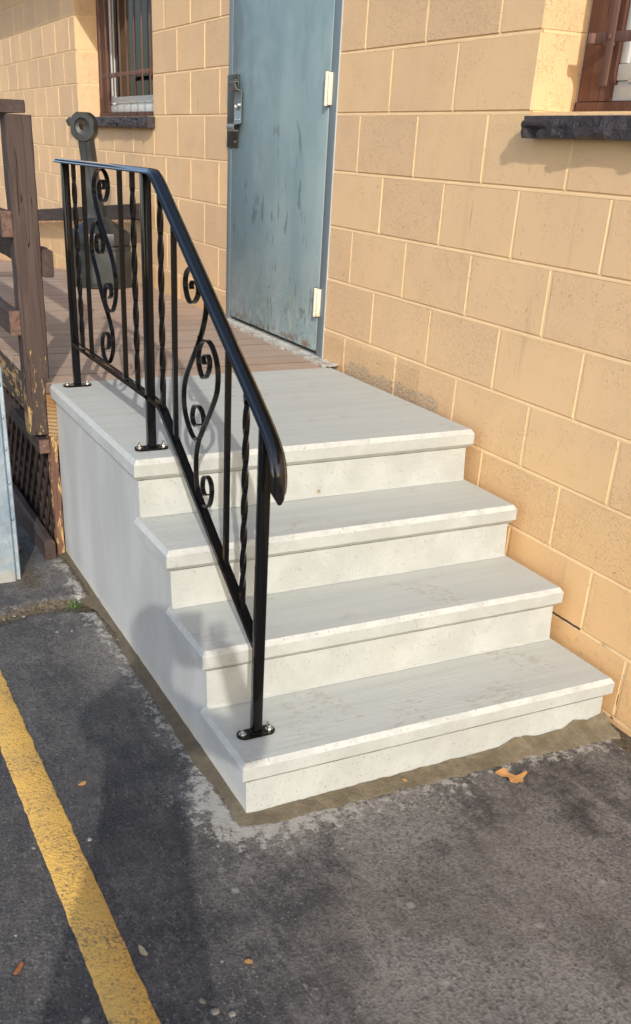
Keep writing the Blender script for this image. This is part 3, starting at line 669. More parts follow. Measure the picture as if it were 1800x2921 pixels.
bm = new(); box(bm, -1.0305, -1.0265, -1.2565, -1.2205, -0.196, -0.037, 0, 0.001); obj('joist_end', bm, m_endg, deck)
bm = new(); box(bm, -3.9, -1.10, -0.08, -0.045, -0.19, -0.037); box(bm, -1.085, -1.05, -1.215, -0.05, -0.19, -0.037); box(bm, -3.95, -3.91, -1.215, -0.05, -0.19, -0.037); obj('joist', bm, m_joist, deck)
bm = new(); rough_box(bm, -1.119, -1.030, -1.326, -1.2575, -0.188, 0.020, 2, 12, 0.0035, 7, 0.005)
rough_box(bm, -1.119, -1.030, -1.326, -1.236, 0.0205, 0.885, 2, 40, 0.0025, 8, 0.005); obj('guard_post', bm, m_woodz, deck)
bm = new(); rough_box(bm, -3.30, -3.211, -1.326, -1.236, 0.0, 0.885, 2, 20, 0.0025, 8, 0.005); rough_box(bm, -3.30, -3.211, -1.326, -1.2575, -0.188, -0.001, 2, 8, 0.003, 5, 0.005); obj('guard_post', bm, m_woodz, deck)
bm = new(); rough_box(bm, -3.40, -1.022, -1.385, -1.256, 0.889, 0.926, 0, 60, 0.003, 12, 0.004); obj('cap_rail', bm, m_woodx, deck)
for zt, zb in ((0.593, 0.508), (0.266, 0.179)):
    bm = new(); rough_box(bm, -3.40, -1.035, -1.366, -1.3275, zb, zt, 0, 60, 0.003, zt * 10, 0.004); rl = obj('guard_rail', bm, m_woodx, deck)
    bm = new(); box(bm, -1.0345, -1.0310, -1.3655, -1.328, zb + 0.001, zt - 0.001, 0, 0.001); obj('rail_end', bm, m_redend, rl)
bm = new(); rough_box(bm, -3.40, -1.035, -1.2345, -1.193, 0.376, 0.468, 0, 60, 0.003, 31, 0.006); obj('hand_rail', bm, m_woodx, deck)
bm = new(); rough_box(bm, -3.60, -1.031, -1.296, -1.257, -0.262, -0.209, 0, 50, 0.002, 41, 0.003); lr = obj('lattice_rail', bm, m_woodx, deck)
bm = new(); box(bm, -1.0305, -1.028, -1.2955, -1.2575, -0.2615, -0.2095, 0, 0.001); obj('rail_end', bm, m_redend, lr)
bm = new(); lathe(bm, [(0.004, 0), (0.004, 0.002)], 8); bmesh.ops.transform(bm, matrix=Matrix.Translation((-1.0280, -1.277, -0.232)) @ Matrix.Rotation(R(90), 4, 'Y'), verts=bm.verts[:]); obj('nail', bm, m_bolt, lr)
bm = new(); rough_box(bm, -1.075, -1.034, -1.2555, -1.2235, GZ, -0.199, 2, 24, 0.004, 51, 0.004); obj('support_post', bm, m_peel, deck)
bm = new(); lr_ = random.Random(6)                                                  # diagonal lattice, two layers
for lay, (yy, sg) in enumerate(((-1.256, 1), (-1.247, -1))):
    k = 0; xx = -4.4
    while xx < -0.2:
        xx += 0.098
        pts = []
        for t in (0, 1):
            z = -0.675 + 0.475 * t; xc = xx + sg * (t - 0.5) * 0.36; pts.append((xc, z))
        if max(p[0] for p in pts) > -1.06 or min(p[0] for p in pts) < -3.6: 
            # cut at the frame
            (xa, za), (xb_, zb_) = pts; s0, s1 = 0.0, 1.0
            for s in range(41):
                pass
            f = lambda t: xa + (xb_ - xa) * t
            ok = [t / 40 for t in range(41) if -3.6 < f(t / 40) < -1.06]
            if len(ok) < 4: continue
            s0, s1 = ok[0], ok[-1]; pts = [(f(s0), za + (zb_ - za) * s0), (f(s1), za + (zb_ - za) * s1)]
        (xa, za), (xb_, zb_) = pts; hw = 0.017
        o4 = [(xa - hw, za), (xa + hw, za), (xb_ + hw, zb_), (xb_ - hw, zb_)]
        f0 = [bm.verts.new((px, yy - 0.003, pz)) for px, pz in o4]; f1 = [bm.verts.new((px, yy + 0.003, pz)) for px, pz in o4]
        bm.faces.new(f0); bm.faces.new(list(reversed(f1)))
        for q in range(4): bm.faces.new((f0[q], f1[q], f1[(q + 1) % 4], f0[(q + 1) % 4]))
bmesh.ops.recalc_face_normals(bm, faces=bm.faces[:]); obj('lattice', bm, m_lat, deck)
bm = new(); rough_box(bm, -3.6, -0.985, -1.316, -1.272, GZ + 0.002, -0.600, 0, 50, 0.004, 61, 0.012); obj('ground_board', bm, m_woodx, deck)
bm = new(); box(bm, -4.0, -1.2, -1.10, -1.08, GZ, -0.2); obj('under_deck_dark_sheet', bm, m_void, deck)  # black sheet added to stand in for the darkness under the deck

# wall-mounted timber handrail behind the ash stand
wh = thing('wall_handrail', 'brown timber handrail board fixed to the block wall behind the ash stand', 'handrail', (-3.4, -0.06, 0.44))
bm = new(); rough_box(bm, -9.5, -3.385, -0.1185, -0.080, 0.400, 0.487, 0, 90, 0.002, 71, 0.004)
for v in bm.verts: v.co.z += (v.co.x + 3.4) * 0.079
obj('rail_board', bm, m_woodx, wh)
for bxp in (-3.62, -5.2, -6.8, -8.4):
    bm = new(); zc = (bxp + 3.4) * 0.079; box(bm, bxp - 0.045, bxp + 0.045, -0.0795, -0.001, 0.40 + zc, 0.478 + zc, 0, 0.003); obj('standoff_block', bm, m_woodx, wh)

# ------------------------------------------------------------ concrete steps
steps = thing('concrete_steps', 'new pale precast concrete steps with four treads against the block wall', 'steps', (0, -0.63, GZ))
def tread(name, x0, x1, z, seed):
    """a slab with chamfered nosing on the exposed sides; perimeter subdivided and slightly chipped"""
    bm = new(); loops = []
    levels = [(0.0105, 0.0), (0.0, -0.0145), (0.0, -0.0490), (NB - 0.0010, -0.0640), (NB + 0.009, -0.0643)]
    corners = [(x0, YR), (x0, YL), (x1, YL), (x1, YR)]
    st = 0.018
    def perim(ins, zz, li):
        P = []
        rx0 = x0
        cs = [(rx0, YR - ins), (rx0, YL + ins), (x1 - ins, YL + ins), (x1 - ins, YR - ins)]
        for k in range(4):
            a, b = Vector(cs[k]), Vector(cs[(k + 1) % 4]); L0 = (Vector(corners[(k + 1) % 4]) - Vector(corners[k])).length; n = max(1, int(L0 / st))
            for i in range(n):
                p = a.lerp(b, i / n); s = Vector((p.x * 31, p.y * 31, seed + li * 3))
                chip = mnoise.noise(s * 1.3) ; c = 0.0
                if li in (0, 1, 2, 3) and k in (1, 2) : c = 0.0012 * mnoise.noise(s) + (0.0035 * max(0, chip - 0.42) / 0.5)
                q = p.copy()
                if k == 1: q.y += c
                if k == 2: q.x -= c
                P.append(bm.verts.new((q.x, q.y, z + zz - (c * 0.4 if li == 0 else 0))))
        return P
    for li, (ins, zz) in enumerate(levels): loops.append(perim(ins, zz, li))
    n = len(loops[0])
    for a, b in zip(loops, loops[1:]):
        for i in range(n): bm.faces.new((a[i], b[i], b[(i + 1) % n], a[(i + 1) % n]))
    bm.faces.new(loops[0]); bm.faces.new(list(reversed(loops[-1])))
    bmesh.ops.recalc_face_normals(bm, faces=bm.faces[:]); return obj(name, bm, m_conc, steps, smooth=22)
tread('landing_slab', -1.039, 0.0, 0.0, 1.0)
for i in (1, 2, 3): tread('tread', (i - 1) * T - NB - 0.004, i * T, -i * H, 5.0 + i)
edge_a = []; edge_b = []
bm = new()                                                                          # solid body under the treads, riser faces lean forward
for i in range(4):
    zt = -i * H - 0.0660; zb = -(i + 1) * H if i < 3 else GZ - 0.03; xa = i * T - NB - 0.0008; xb_ = xa + 0.0095
    ya, yb = YL + NB + 0.0006, YR - NB - 0.0006; xs = -1.036 if i == 0 else (i - 1) * T - NB - 0.02
    n = 26; rows = []
    for q in range(n + 1):
        y = ya + (yb - ya) * q / n
        rows.append([bm.verts.new((xa + 0.0008 * mnoise.noise(Vector((y * 20, i, 1))), y, zt)), bm.verts.new((xb_ + 0.0012 * mnoise.noise(Vector((y * 20, i, 4))), y, zb + (0.006 if i < 3 else 0)))])
    for a, b in zip(rows, rows[1:]): bm.faces.new((a[0], a[1], b[1], b[0]))
    if i < 3:                                                                        # smeared fillet where the riser meets the tread below
        fil = [(bm.verts.new((r[1].co.x + 0.007 + 0.003 * mnoise.noise(Vector((r[1].co.y * 25, i, 8))), r[1].co.y, -(i + 1) * H + 0.0012))) for r in rows]
        for k in range(n): bm.faces.new((rows[k][1], fil[k], fil[k + 1], rows[k + 1][1]))
    edge_a.append((rows[0][0], rows[0][1])); edge_b.append((rows[-1][0], rows[-1][1]))
    if i == 3:
        for ed, yy in ((edge_a, ya), (edge_b, yb)):
            for q, (a, b) in enumerate(ed):                                          # vertical strips meeting under each riser
                xl = -1.036 if q == 0 else ed[q - 1][1].co.x; zt_ = a.co.z; P = [bm.verts.new((xl, yy, GZ - 0.03)), bm.verts.new((xl, yy, zt_)), a, b]
                if q < 3: P.append(bm.verts.new((b.co.x, yy, GZ - 0.03)))
                bm.faces.new(P)
    if i == 0: bm.faces.new([bm.verts.new(p) for p in ((-1.036, ya, zt), (-1.036, yb, zt), (-1.036, yb, GZ), (-1.036, ya, GZ))])
bmesh.ops.recalc_face_normals(bm, faces=bm.faces[:])
for f in bm.faces:
    c = f.calc_center_median()
    if abs(f.normal.y) > 0.9 and (f.normal.y > 0) == (c.y < -0.6): f.normal_flip()
    if f.normal.x < -0.5 and c.x > -1: f.normal_flip()
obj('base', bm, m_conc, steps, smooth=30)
# mortar bedding round the foot
bm = new()
SIDE = [(-1.03, .085, .02), (-.99, .09, .02), (-.88, .072, .018), (-.72, .045, .018), (-.61, .07, .014), (-.48, .028, .012), (-.29, .014, .012), (-.18, .034, .012), (-.04, .034, .012), (.25, .036, .012), (.57, .044, .012), (.70, .026, .010), (.815, .034, .008)]
FRONT = [(-1.20, .046, .003), (-1.166, .060, .004), (-1.11, .052, .005), (-.95, .056, .007), (-.75, .058, .009), (-.60, .060, .010), (-.51, .066, .011), (-.42, .062, .012), (-.37, .060, .034), (-.33, .060, .028), (-.29, .062, .018), (-.19, .068, .020), (-.15, .070, .042), (-.10, .074, .030), (-.04, .082, .042)]
def interp(tab, x):
    for (a, *fa), (b, *fb) in zip(tab, tab[1:]):
        if a <= x <= b: t = (x - a) / (b - a); return [p + (q - p) * t for p, q in zip(fa, fb)]
    return list(tab[0][1:]) if x < tab[0][0] else list(tab[-1][1:])
prev = None; YB = YL + NB + 0.0006; XB_ = 3 * T - NB + 0.0087
samples = [('s', -1.03 + (0.815 + 1.03) * i / 130) for i in range(131)] + [('c', 0)] + [('f', -1.20 + 1.165 * i / 90) for i in range(91)]
for kind, s in samples:
    nz = mnoise.noise(Vector((s * 21, ord(kind[0]), 0))); n2 = mnoise.noise(Vector((s * 47, 3, ord(kind[0]))))
    if kind == 's': wd, hh = interp(SIDE, s); wd += 0.007 * nz + 0.004 * n2; hh += 0.004 * nz; base = Vector((s, YB + 0.001)); out = Vector((0, -1))
    elif kind == 'f': wd, hh = interp(FRONT, s); wd += 0.014 * nz + 0.007 * n2; hh += 0.003 * n2 + 0.004 * nz; base = Vector((XB_ - 0.001, s)); out = Vector((1, 0))
    else: wd, hh = 0.05, 0.006; base = Vector((XB_ - 0.001, YB + 0.001)); out = Vector((0.7, -0.7))
    hh = max(hh, 0.003); wd = max(wd, 0.008)
    cur = []
    for t, zf in ((0, 1.0), (0.10, 0.80), (0.35, 0.42), (0.8, 0.16), (1.0, -0.20)):
        p = base + out * wd * t; jz = 0.0025 * mnoise.noise(Vector((p.x * 50, p.y * 50, 5)))
        cur.append(bm.verts.new((p.x, p.y, GZ + 0.004 + hh * zf + (jz if 0 < t < 1 else 0))))
    if prev:
        for k in range(4): bm.faces.new((prev[k], prev[k + 1], cur[k + 1], cur[k]))
    prev = cur
bmesh.ops.recalc_face_normals(bm, faces=bm.faces[:])
if sum(f.normal.z for f in bm.faces) < 0: bmesh.ops.reverse_faces(bm, faces=bm.faces[:])
obj('mortar_bed', bm, m_mort, steps, smooth=60)

# ------------------------------------------------------------ wrought iron railing
rail = thing('iron_railing', 'glossy black wrought iron stair railing with scrolls and twisted pickets bolted to the concrete steps', 'railing', (-0.10, -1.148, 0))
RY = -1.148
PROF = [(-.0195, 0), (-.0195, .0035), (-.0175, .0055), (-.0145, .0060), (-.0128, .0105), (-.0105, .0128), (-.004, .0138), (.004, .0138), (.0105, .0128), (.0128, .0105), (.0145, .0060), (.0175, .0055), (.0195, .0035), (.0195, 0)]
bm = new(); path = [(-1.052, .7460), (-1.02, .7462), (-0.05, .7500)] + [(-0.033, .7492), (-0.020, .7455), (-0.008, .7395)] + [(0.010, .7285), (0.35, .5110), (0.62, .3390), (0.69, .2935), (0.722, .2715), (0.748, .2510), (0.768, .2310), (0.7815, .2090), (0.788, .1850), (0.7885, .1650), (0.7865, .1460)]
sweep(bm, path, PROF, RY, end_shift=lambda dy: 0.034 * (1 - abs(dy) / 0.0195) - 0.004); obj('handrail', bm, m_rail, rail, smooth=28)
bm = new(); BP = [(-.0127, -.0065), (-.0127, .0065), (-.0085, .0065), (-.0070, .0035), (.0070, .0035), (.0085, .0065), (.0127, .0065), (.0127, -.0065)]
sweep(bm, [(-0.965, .1545), (-0.115, .1560), (-0.02, .1545), (0.0, .150), (0.018, .1415), (0.40, -0.0975), (0.702, -0.2800)], BP, RY); obj('bottom_rail', bm, m_black, rail, smooth=30)
def rail_under(x):
    return .746 if x < -0.04 else .7285 - (x - 0.01) * 0.6375
def rail_over(x):
    return .160 if x < -0.01 else .1475 - (x - 0.018) * 0.6255
for px, zb in ((-0.975, 0.0), (-0.105, 0.0), (0.711, -3 * H)):
    bm = new(); box(bm, px - .0127, px + .0127, RY - .0127, RY + .0127, zb + .0065, rail_under(px) + .003, 0, .0022); post = obj('post', bm, m_black, rail, smooth=40)
    bm = new(); N = 8; out = []
    for sg in (1, -1):
        for k in range(N + 1):
            a = math.pi * k / N; q = (px + 0.020 * math.cos(a) * sg, RY + sg * (0.034 + 0.020 * math.sin(a) * 0.95)); out.append(q)
    lo = [bm.verts.new((a, b, zb + .0008)) for a, b in out]; hi = [bm.verts.new((a, b, zb + .0068)) for a, b in out]
    bm.faces.new(hi); bm.faces.new(list(reversed(lo)))
    for k in range(len(out)): bm.faces.new((lo[k], lo[(k + 1) % len(out)], hi[(k + 1) % len(out)], hi[k]))
    bmesh.ops.recalc_face_normals(bm, faces=bm.faces[:]); pl = obj('base_plate', bm, m_black, post)
    for sy in (-1, 1):
        bm = new(); lathe(bm, [(.0105, zb + .0070), (.0105, zb + .0084)], 20, px, RY + sy * .038); lathe(bm, [(.0068, zb + .0085), (.0068, zb + .0145), (.0058, zb + .0155)], 6, px, RY + sy * .038, rot=.3 + sy)
        lathe(bm, [(.0034, zb + .0156), (.0034, zb + .0225), (.0026, zb + .0232)], 10, px, RY + sy * .038); obj('anchor_bolt', bm, m_bolt, pl, smooth=35)
    bm = new(); lathe(bm, [(.0001, zb + .007), (.020, zb + .0071), (.0165, zb + .0105), (.0125, zb + .013)], 4, px, RY, rot=R(45)); obj('weld_bead', bm, m_black, post, smooth=60)
def picket(x, twist):
    zb, zt = rail_over(x) + .0015, rail_under(x) + .004; bm = new(); h = .00635; n = 70 if twist else 1; prev = None
    for i in range(n + 1):
        t = i / n; z = zb + (zt - zb) * t; a = 0
        if twist:
            s = max(0, min(1, (t - .07) / .86)); a = s * math.pi * 2 * 1.75
        cur = [bm.verts.new((x + math.cos(a) * u - math.sin(a) * v, RY + math.sin(a) * u + math.cos(a) * v, z)) for u, v in ((-h, -h), (h, -h), (h, h), (-h, h))]
        if prev:
            for k in range(4): bm.faces.new((prev[k], prev[(k + 1) % 4], cur[(k + 1) % 4], cur[k]))
        else: bm.faces.new(list(reversed(cur)))
        prev = cur
    bm.faces.new(prev); bmesh.ops.recalc_face_normals(bm, faces=bm.faces[:])
    obj('twisted_picket' if twist else 'picket', bm, m_black, rail, smooth=50 if twist else None)
for x_, tw in ((-.860, 1), (-.741, 0), (-.342, 0), (-.221, 1), (.013, 1), (.116, 0), (.491, 0), (.603, 1)): picket(x_, tw)
S1 = [(-0.5151, 0.6905), (-0.4998, 0.7004), (-0.505, 0.7123), (-0.5289, 0.7138), (-0.5537, 0.7029), (-0.562, 0.684), (-0.552, 0.6659), (-0.5274, 0.656), (-0.4977, 0.6599), (-0.4731, 0.6786), (-0.462, 0.6992), (-0.4667, 0.719), (-0.4912, 0.7379), (-0.5335, 0.7445), (-0.5903, 0.73), (-0.615, 0.7062), (-0.6203, 0.683), (-0.6121, 0.6582), (-0.5918, 0.6299), (-0.5642, 0.5979), (-0.5303, 0.5706), (-0.4911, 0.5406), (-0.4555, 0.5102), (-0.429, 0.4748), (-0.4176, 0.444), (-0.4182, 0.4064), (-0.4363, 0.3704), (-0.4689, 0.3432), (-0.5041, 0.3379), (-0.5361, 0.3485), (-0.5501, 0.3713), (-0.5362, 0.4052), (-0.501, 0.4235), (-0.4739, 0.4157), (-0.4703, 0.3921), (-0.4957, 0.3791)]
S2 = [(-0.5859, 0.5427), (-0.5651, 0.5513), (-0.5791, 0.5594), (-0.6057, 0.5538), (-0.6203, 0.5306), (-0.6138, 0.5092), (-0.5807, 0.5016), (-0.552, 0.511), (-0.5391, 0.5382), (-0.5529, 0.5648), (-0.5828, 0.5839), (-0.6203, 0.5916), (-0.6497, 0.5741), (-0.6706, 0.5481), (-0.6772, 0.5186), (-0.6707, 0.4878), (-0.6472, 0.461), (-0.6201, 0.4329), (-0.598, 0.4016), (-0.5702, 0.3685), (-0.5374, 0.3408), (-0.5073, 0.3155), (-0.4818, 0.2847), (-0.4713, 0.2513), (-0.4836, 0.2109), (-0.5164, 0.1795), (-0.5491, 0.1692), (-0.5797, 0.1798), (-0.5997, 0.205), (-0.5976, 0.2342), (-0.5723, 0.2593), (-0.5352, 0.2669), (-0.5177, 0.2482), (-0.5275, 0.2208), (-0.5522, 0.2105)]
S3 = [(0.2474, 0.5048), (0.2438, 0.5152), (0.2569, 0.5237), (0.2774, 0.5255), (0.291, 0.5166), (0.2941, 0.5033), (0.2818, 0.4863), (0.2564, 0.4726), (0.2283, 0.4733), (0.2095, 0.4888), (0.2004, 0.5127), (0.2079, 0.5355), (0.2294, 0.5503), (0.2572, 0.5570), (0.2900, 0.5480), (0.3300, 0.5170), (0.3477, 0.4805), (0.3358, 0.4434), (0.3145, 0.4078), (0.283, 0.3695), (0.2337, 0.3174), (0.1971, 0.2729), (0.1837, 0.2272), (0.1906, 0.1878), (0.2144, 0.1572), (0.2485, 0.1343), (0.2808, 0.1308), (0.3054, 0.1457), (0.3268, 0.1738), (0.3311, 0.1983), (0.3182, 0.2161), (0.2904, 0.2234), (0.2626, 0.2169), (0.248, 0.1913), (0.2542, 0.1722), (0.2743, 0.1664), (0.2968, 0.1762)]
S4 = [(0.3366, 0.3388), (0.3259, 0.3489), (0.3383, 0.36), (0.359, 0.3639), (0.3713, 0.3511), (0.3656, 0.3281), (0.3411, 0.3054), (0.3179, 0.305), (0.2989, 0.3236), (0.2925, 0.3491), (0.3052, 0.3779), (0.3362, 0.3975), (0.3725, 0.3965), (0.3995, 0.3801), (0.4206, 0.3543), (0.4272, 0.3235), (0.4192, 0.2847), (0.3912, 0.2449), (0.3546, 0.2019), (0.3184, 0.1622), (0.2922, 0.129), (0.2766, 0.0857), (0.2744, 0.0434), (0.2831, 0.0052), (0.3035, -0.0212), (0.3358, -0.0334), (0.3654, -0.0261), (0.3845, -0.0023), (0.3903, 0.0315), (0.3754, 0.0512), (0.3496, 0.0536), (0.3287, 0.0394), (0.3235, 0.0129), (0.3382, -0.0012), (0.3598, 0.0052)]
for S in (S1, S2, S3, S4):
    bm = new(); ln = smooth_line(catmull(S, 6), 3); q = .0021
    sweep(bm, ln, [(-.0064, -q), (-.0064, q), (.0064, q), (.0064, -q)], RY); obj('scroll', bm, m_black, rail, smooth=35)
for cx_, cz_ in ((-.592, .592), (.300, .397)):
    bm = new(); lathe(bm, [(.0001, cz_ - .006), (.006, cz_ - .003), (.006, cz_ + .003), (.0001, cz_ + .006)], 8, cx_, RY); obj('weld_bead', bm, m_black, rail, smooth=60)

# ------------------------------------------------------------ smokers' ash stand on the deck
ash = thing('ash_stand', 'dark grey plastic ash stand with a tall neck standing on the deck by the wall', 'ash stand', (-3.65, -0.285, 0))
AX, AY = -3.65, -0.283
bm = new(); lathe(bm, [(.184, -.003), (.194, .004), (.195, .018), (.188, .024), (.186, .215), (.191, .222), (.191, .236)], 8, AX, AY, rot=R(10))
for k in range(8):                                                                  # raised panels round the drum
    a = 2 * math.pi * (k + .5) / 8 + R(10); c, s = math.cos(a), math.sin(a); r_ = .1660; hw = .050
    v = [bm.verts.new((AX + c * r_ - s * u, AY + s * r_ + c * u, z)) for u, z in ((-hw, .045), (hw, .045), (hw, .19), (-hw, .19))]
    ex = bmesh.ops.extrude_face_region(bm, geom=[bm.faces.new(v)])['geom']
    for e in ex:
        if isinstance(e, bmesh.types.BMVert): e.co += Vector((c, s, 0)) * .0025
bmesh.ops.recalc_face_normals(bm, faces=bm.faces[:]); obj('drum', bm, m_plas, ash)
bm = new(); lathe(bm, [(.182, .237), (.182, .243), (.193, .246), (.197, .300), (.192, .312), (.165, .325), (.130, .348), (.095, .368), (.066, .384), (.055, .395)], 8, AX, AY - .01, rot=R(10)); lid = obj('lid', bm, m_plas, ash, smooth=30)
nd = Vector((.82, -.57, 0)).normalized(); sd = Vector((-nd.y, nd.x, 0))             # the head faces nd
def npt(u, d, z, lean): return Vector((AX, AY - .02 - .055 * lean, z)) + sd * u + nd * d
bm = new(); prev = None
for z, hw, dp in ((.386, .058, .048), (.40, .050, .042), (.45, .047, .038), (.58, .045, .036), (.581, .0445, .0355), (.70, .044, .035), (.80, .044, .034), (.815, .046, .034)):
    ln_ = (z - .386) / .5; sec = [(-hw, -dp * .6), (-hw * .6, -dp), (hw * .6, -dp), (hw, -dp * .6), (hw, dp * .55), (hw * .72, dp), (.006, dp), (.004, dp + .005), (-.004, dp + .005), (-.006, dp), (-hw * .72, dp), (-hw, dp * .55)]
    cur = [bm.verts.new(npt(u, d, z, ln_)) for u, d in sec]
    if prev:
        for k in range(len(sec)): bm.faces.new((prev[k], prev[(k + 1) % len(sec)], cur[(k + 1) % len(sec)], cur[k]))
    prev = cur
bm.faces.new(prev); bmesh.ops.recalc_face_normals(bm, faces=bm.faces[:]); neck = obj('neck', bm, m_plas, ash, smooth=30)
bm = new(); hc = .876; N = 48                                                          # head: flat-topped disc with a dished cigarette port
def hring(fr, fz, d):
    out = []
    for k in range(N):
        a = 2 * math.pi * k / N; u, v = math.cos(a), math.sin(a)
        if fr is None:
            rr = .0800; uu = max(-.074, min(.074, rr * u)); vv = rr * v
            if v > .90: vv = .0800 * .90 + .002
            out.append(bm.verts.new(npt(uu * fz, d, hc + vv * fz, (hc - .386) / .5)))
        else: out.append(bm.verts.new(npt(fr * u, d, hc + fz + fr * v, (hc - .386) / .5)))
    return out
rings = [hring(None, .95, -.034), hring(None, 1.0, -.028), hring(None, 1.0, .030), hring(None, .95, .037), hring(.046, 0.0, .037), hring(.044, 0.0, .026), hring(.024, .004, .020), hring(.023, .004, -.033)]
for a, b in zip(rings, rings[1:]):
    for k in range(N): bm.faces.new((a[k], a[(k + 1) % N], b[(k + 1) % N], b[k]))
for k in range(N): bm.faces.new((rings[-1][k], rings[-1][(k + 1) % N], rings[0][(k + 1) % N], rings[0][k]))
bmesh.ops.recalc_face_normals(bm, faces=bm.faces[:]); head = obj('head', bm, m_plas, ash, smooth=35)
# moulded cigarette marks and rim ticks
def mark(u, v, ang, l, wd):
    o4 = [(-l, -wd), (l, -wd), (l, wd), (-l, wd)]; ca, sa = math.cos(ang), math.sin(ang)
    bm = new(); f0 = [bm.verts.new(npt(u + a * ca - b * sa, .0368, hc + v + a * sa + b * ca, (hc - .386) / .5)) for a, b in o4]; f1 = [bm.verts.new(npt(u + (a * ca - b * sa) * .9, .0395, hc + v + a * sa + b * ca, (hc - .386) / .5)) for a, b in o4]
    bm.faces.new(f1)
    for k in range(4): bm.faces.new((f0[k], f0[(k + 1) % 4], f1[(k + 1) % 4], f1[k]))
    bmesh.ops.recalc_face_normals(bm, faces=bm.faces[:]); obj('moulded_mark', bm, m_plas, head)
for u, v, an in ((-.046, .042, R(-50)), (-.008, .058, R(50)), (.038, .046, R(48))): mark(u, v, an, .013, .0026)
for k in range(17):
    a = R(195 + 150 * k / 16); mark(.056 * math.cos(a), .056 * math.sin(a), a, .004, .0012)

# ------------------------------------------------------------ galvanized guard post
gp = thing('steel_guard_post', 'light blue grey galvanized steel post with dimpled flange standing beside the lattice', 'guard post', (-0.86, -1.53, GZ))
bm = new(); prof = [(-.820, -1.640), (-.820, -1.4685), (-.8235, -1.4645), (-.832, -1.4625), (-.836, -1.4585), (-.8335, -1.4475), (-.838, -1.4440), (-.9200, -1.4440), (-.9200, -1.640)]; rr = []
for z in (GZ - .03, -.55, -.40, -.25, -.10, .05, .115):
    rr.append([bm.verts.new((px, py, z + (0.012 * (-1.444 - py) / .2 if z > .1 else 0))) for px, py in prof])
for a, b in zip(rr, rr[1:]):
    for k in range(len(prof)): bm.faces.new((a[k], a[(k + 1) % len(prof)], b[(k + 1) % len(prof)], b[k]))
bm.faces.new(rr[-1]); bmesh.ops.recalc_face_normals(bm, faces=bm.faces[:]); obj('post_shell', bm, m_galv, gp, smooth=30)
for z in (.055, -.06, -.175, -.30, -.44):
    bm = new(); lathe(bm, [(.0045, 0), (.004, .0022), (.001, .0034)], 12); bmesh.ops.transform(bm, matrix=Matrix.Translation((-.8330, -1.4555, z)) @ Matrix.Rotation(R(90), 4, 'Y') @ Matrix.Scale(1.9, 4, (1, 0, 0)), verts=bm.verts[:]); obj('rivet', bm, m_galv, gp, smooth=60)

# ------------------------------------------------------------ leaves, pebbles, weed
def leaf_obj(pts, z, mat_, name, label, group=None, curl=.006):
    c = sum((Vector(p) for p in pts), Vector((0, 0))) / len(pts); ln_ = catmull(list(pts) + [pts[0]], 4)[:-1]; bm = new()
    def hz(p): return z + curl * (.6 + .8 * mnoise.noise(Vector((p.x * 22, p.y * 22, z * 9)))) + curl * ((p - c).length / .04) ** 2 * .5
    loops = []
    for s in (1.0, .6, .25):
        loops.append([bm.verts.new((*(c + (p - c) * s), hz(c + (p - c) * s))) for p in ln_])
    n = len(ln_); cv = bm.verts.new((*c, hz(c)))
    for a, b in zip(loops, loops[1:]):
        for k in range(n): bm.faces.new((a[k], a[(k + 1) % n], b[(k + 1) % n], b[k]))
    for k in range(n): bm.faces.new((loops[-1][k], loops[-1][(k + 1) % n], cv))
    bmesh.ops.recalc_face_normals(bm, faces=bm.faces[:]); ex = bmesh.ops.solidify(bm, geom=bm.faces[:], thickness=.0006)
    o = obj(name, bm, mat_, smooth=70); return tag(o, label, 'leaf', group)
OAK = [(.921, -.508), (.918, -.480), (.934, -.478), (.940, -.470), (.952, -.462), (.958, -.452), (.957, -.432), (.967, -.433), (.974, -.452), (.989, -.462), (.984, -.474), (.988, -.483), (.977, -.497), (.960, -.490), (.951, -.492), (.944, -.503), (.934, -.506)]
leaf_obj(OAK, GZ + .004, m_leaf, 'oak_leaf', 'large tan oak leaf lying on the asphalt by the mortar edge', curl=.009)
def scrap(cx, cy, l, wd, ang, m, label, z=GZ + .004, seed=0, curl=.005):
    q = random.Random(seed); pts = []
    for k in range(9):
        a = 2 * math.pi * k / 9; r_ = (1 + q.uniform(-.25, .25)); x_, y_ = math.cos(a) * l * r_, math.sin(a) * wd * r_; pts.append((cx + x_ * math.cos(ang) - y_ * math.sin(ang), cy + x_ * math.sin(ang) + y_ * math.cos(ang)))
    leaf_obj(pts, z, m, 'leaf_scrap', label, 'dead leaf scraps on the ground', curl)
scrap(.537, -1.571, .013, .007, 1.9, m_leaf, 'orange leaf scrap on the asphalt right of the yellow line', seed=1)
scrap(1.119, -1.860, .015, .006, 2.4, m_leaf2, 'rusty leaf scrap on the asphalt left of the yellow line', seed=2)
scrap(1.173, -1.611, .020, .006, .2, m_leaf3, 'pale narrow leaf scrap just right of the yellow line', seed=3)
scrap(1.288, -1.415, .010, .006, .9, m_leaf, 'small tan leaf scrap at the bottom of the shaded asphalt', seed=4)
scrap(.862, -.767, .007, .005, .3, m_leaf, 'tiny orange leaf fragment lying on the mortar under the lowest step', z=GZ + .014, seed=5, curl=.003)
scrap(-3.57, -.05, .035, .014, 1.2, m_leaf2, 'rusty leaf on the deck beside the ash stand foot', z=-.001, seed=6, curl=.012)
for i_, (a, b, lb) in enumerate(((-1.16, -1.40, 'rusty leaf behind the galvanized post nearest the lattice'), (-1.21, -1.43, 'crumpled rusty leaf behind the galvanized post'), (-1.10, -1.42, 'brown leaf behind the galvanized post nearest the steps'))):
    scrap(a, b, .035, .016, i_ * 1.3, m_leaf2, lb, seed=20 + i_, curl=.014)
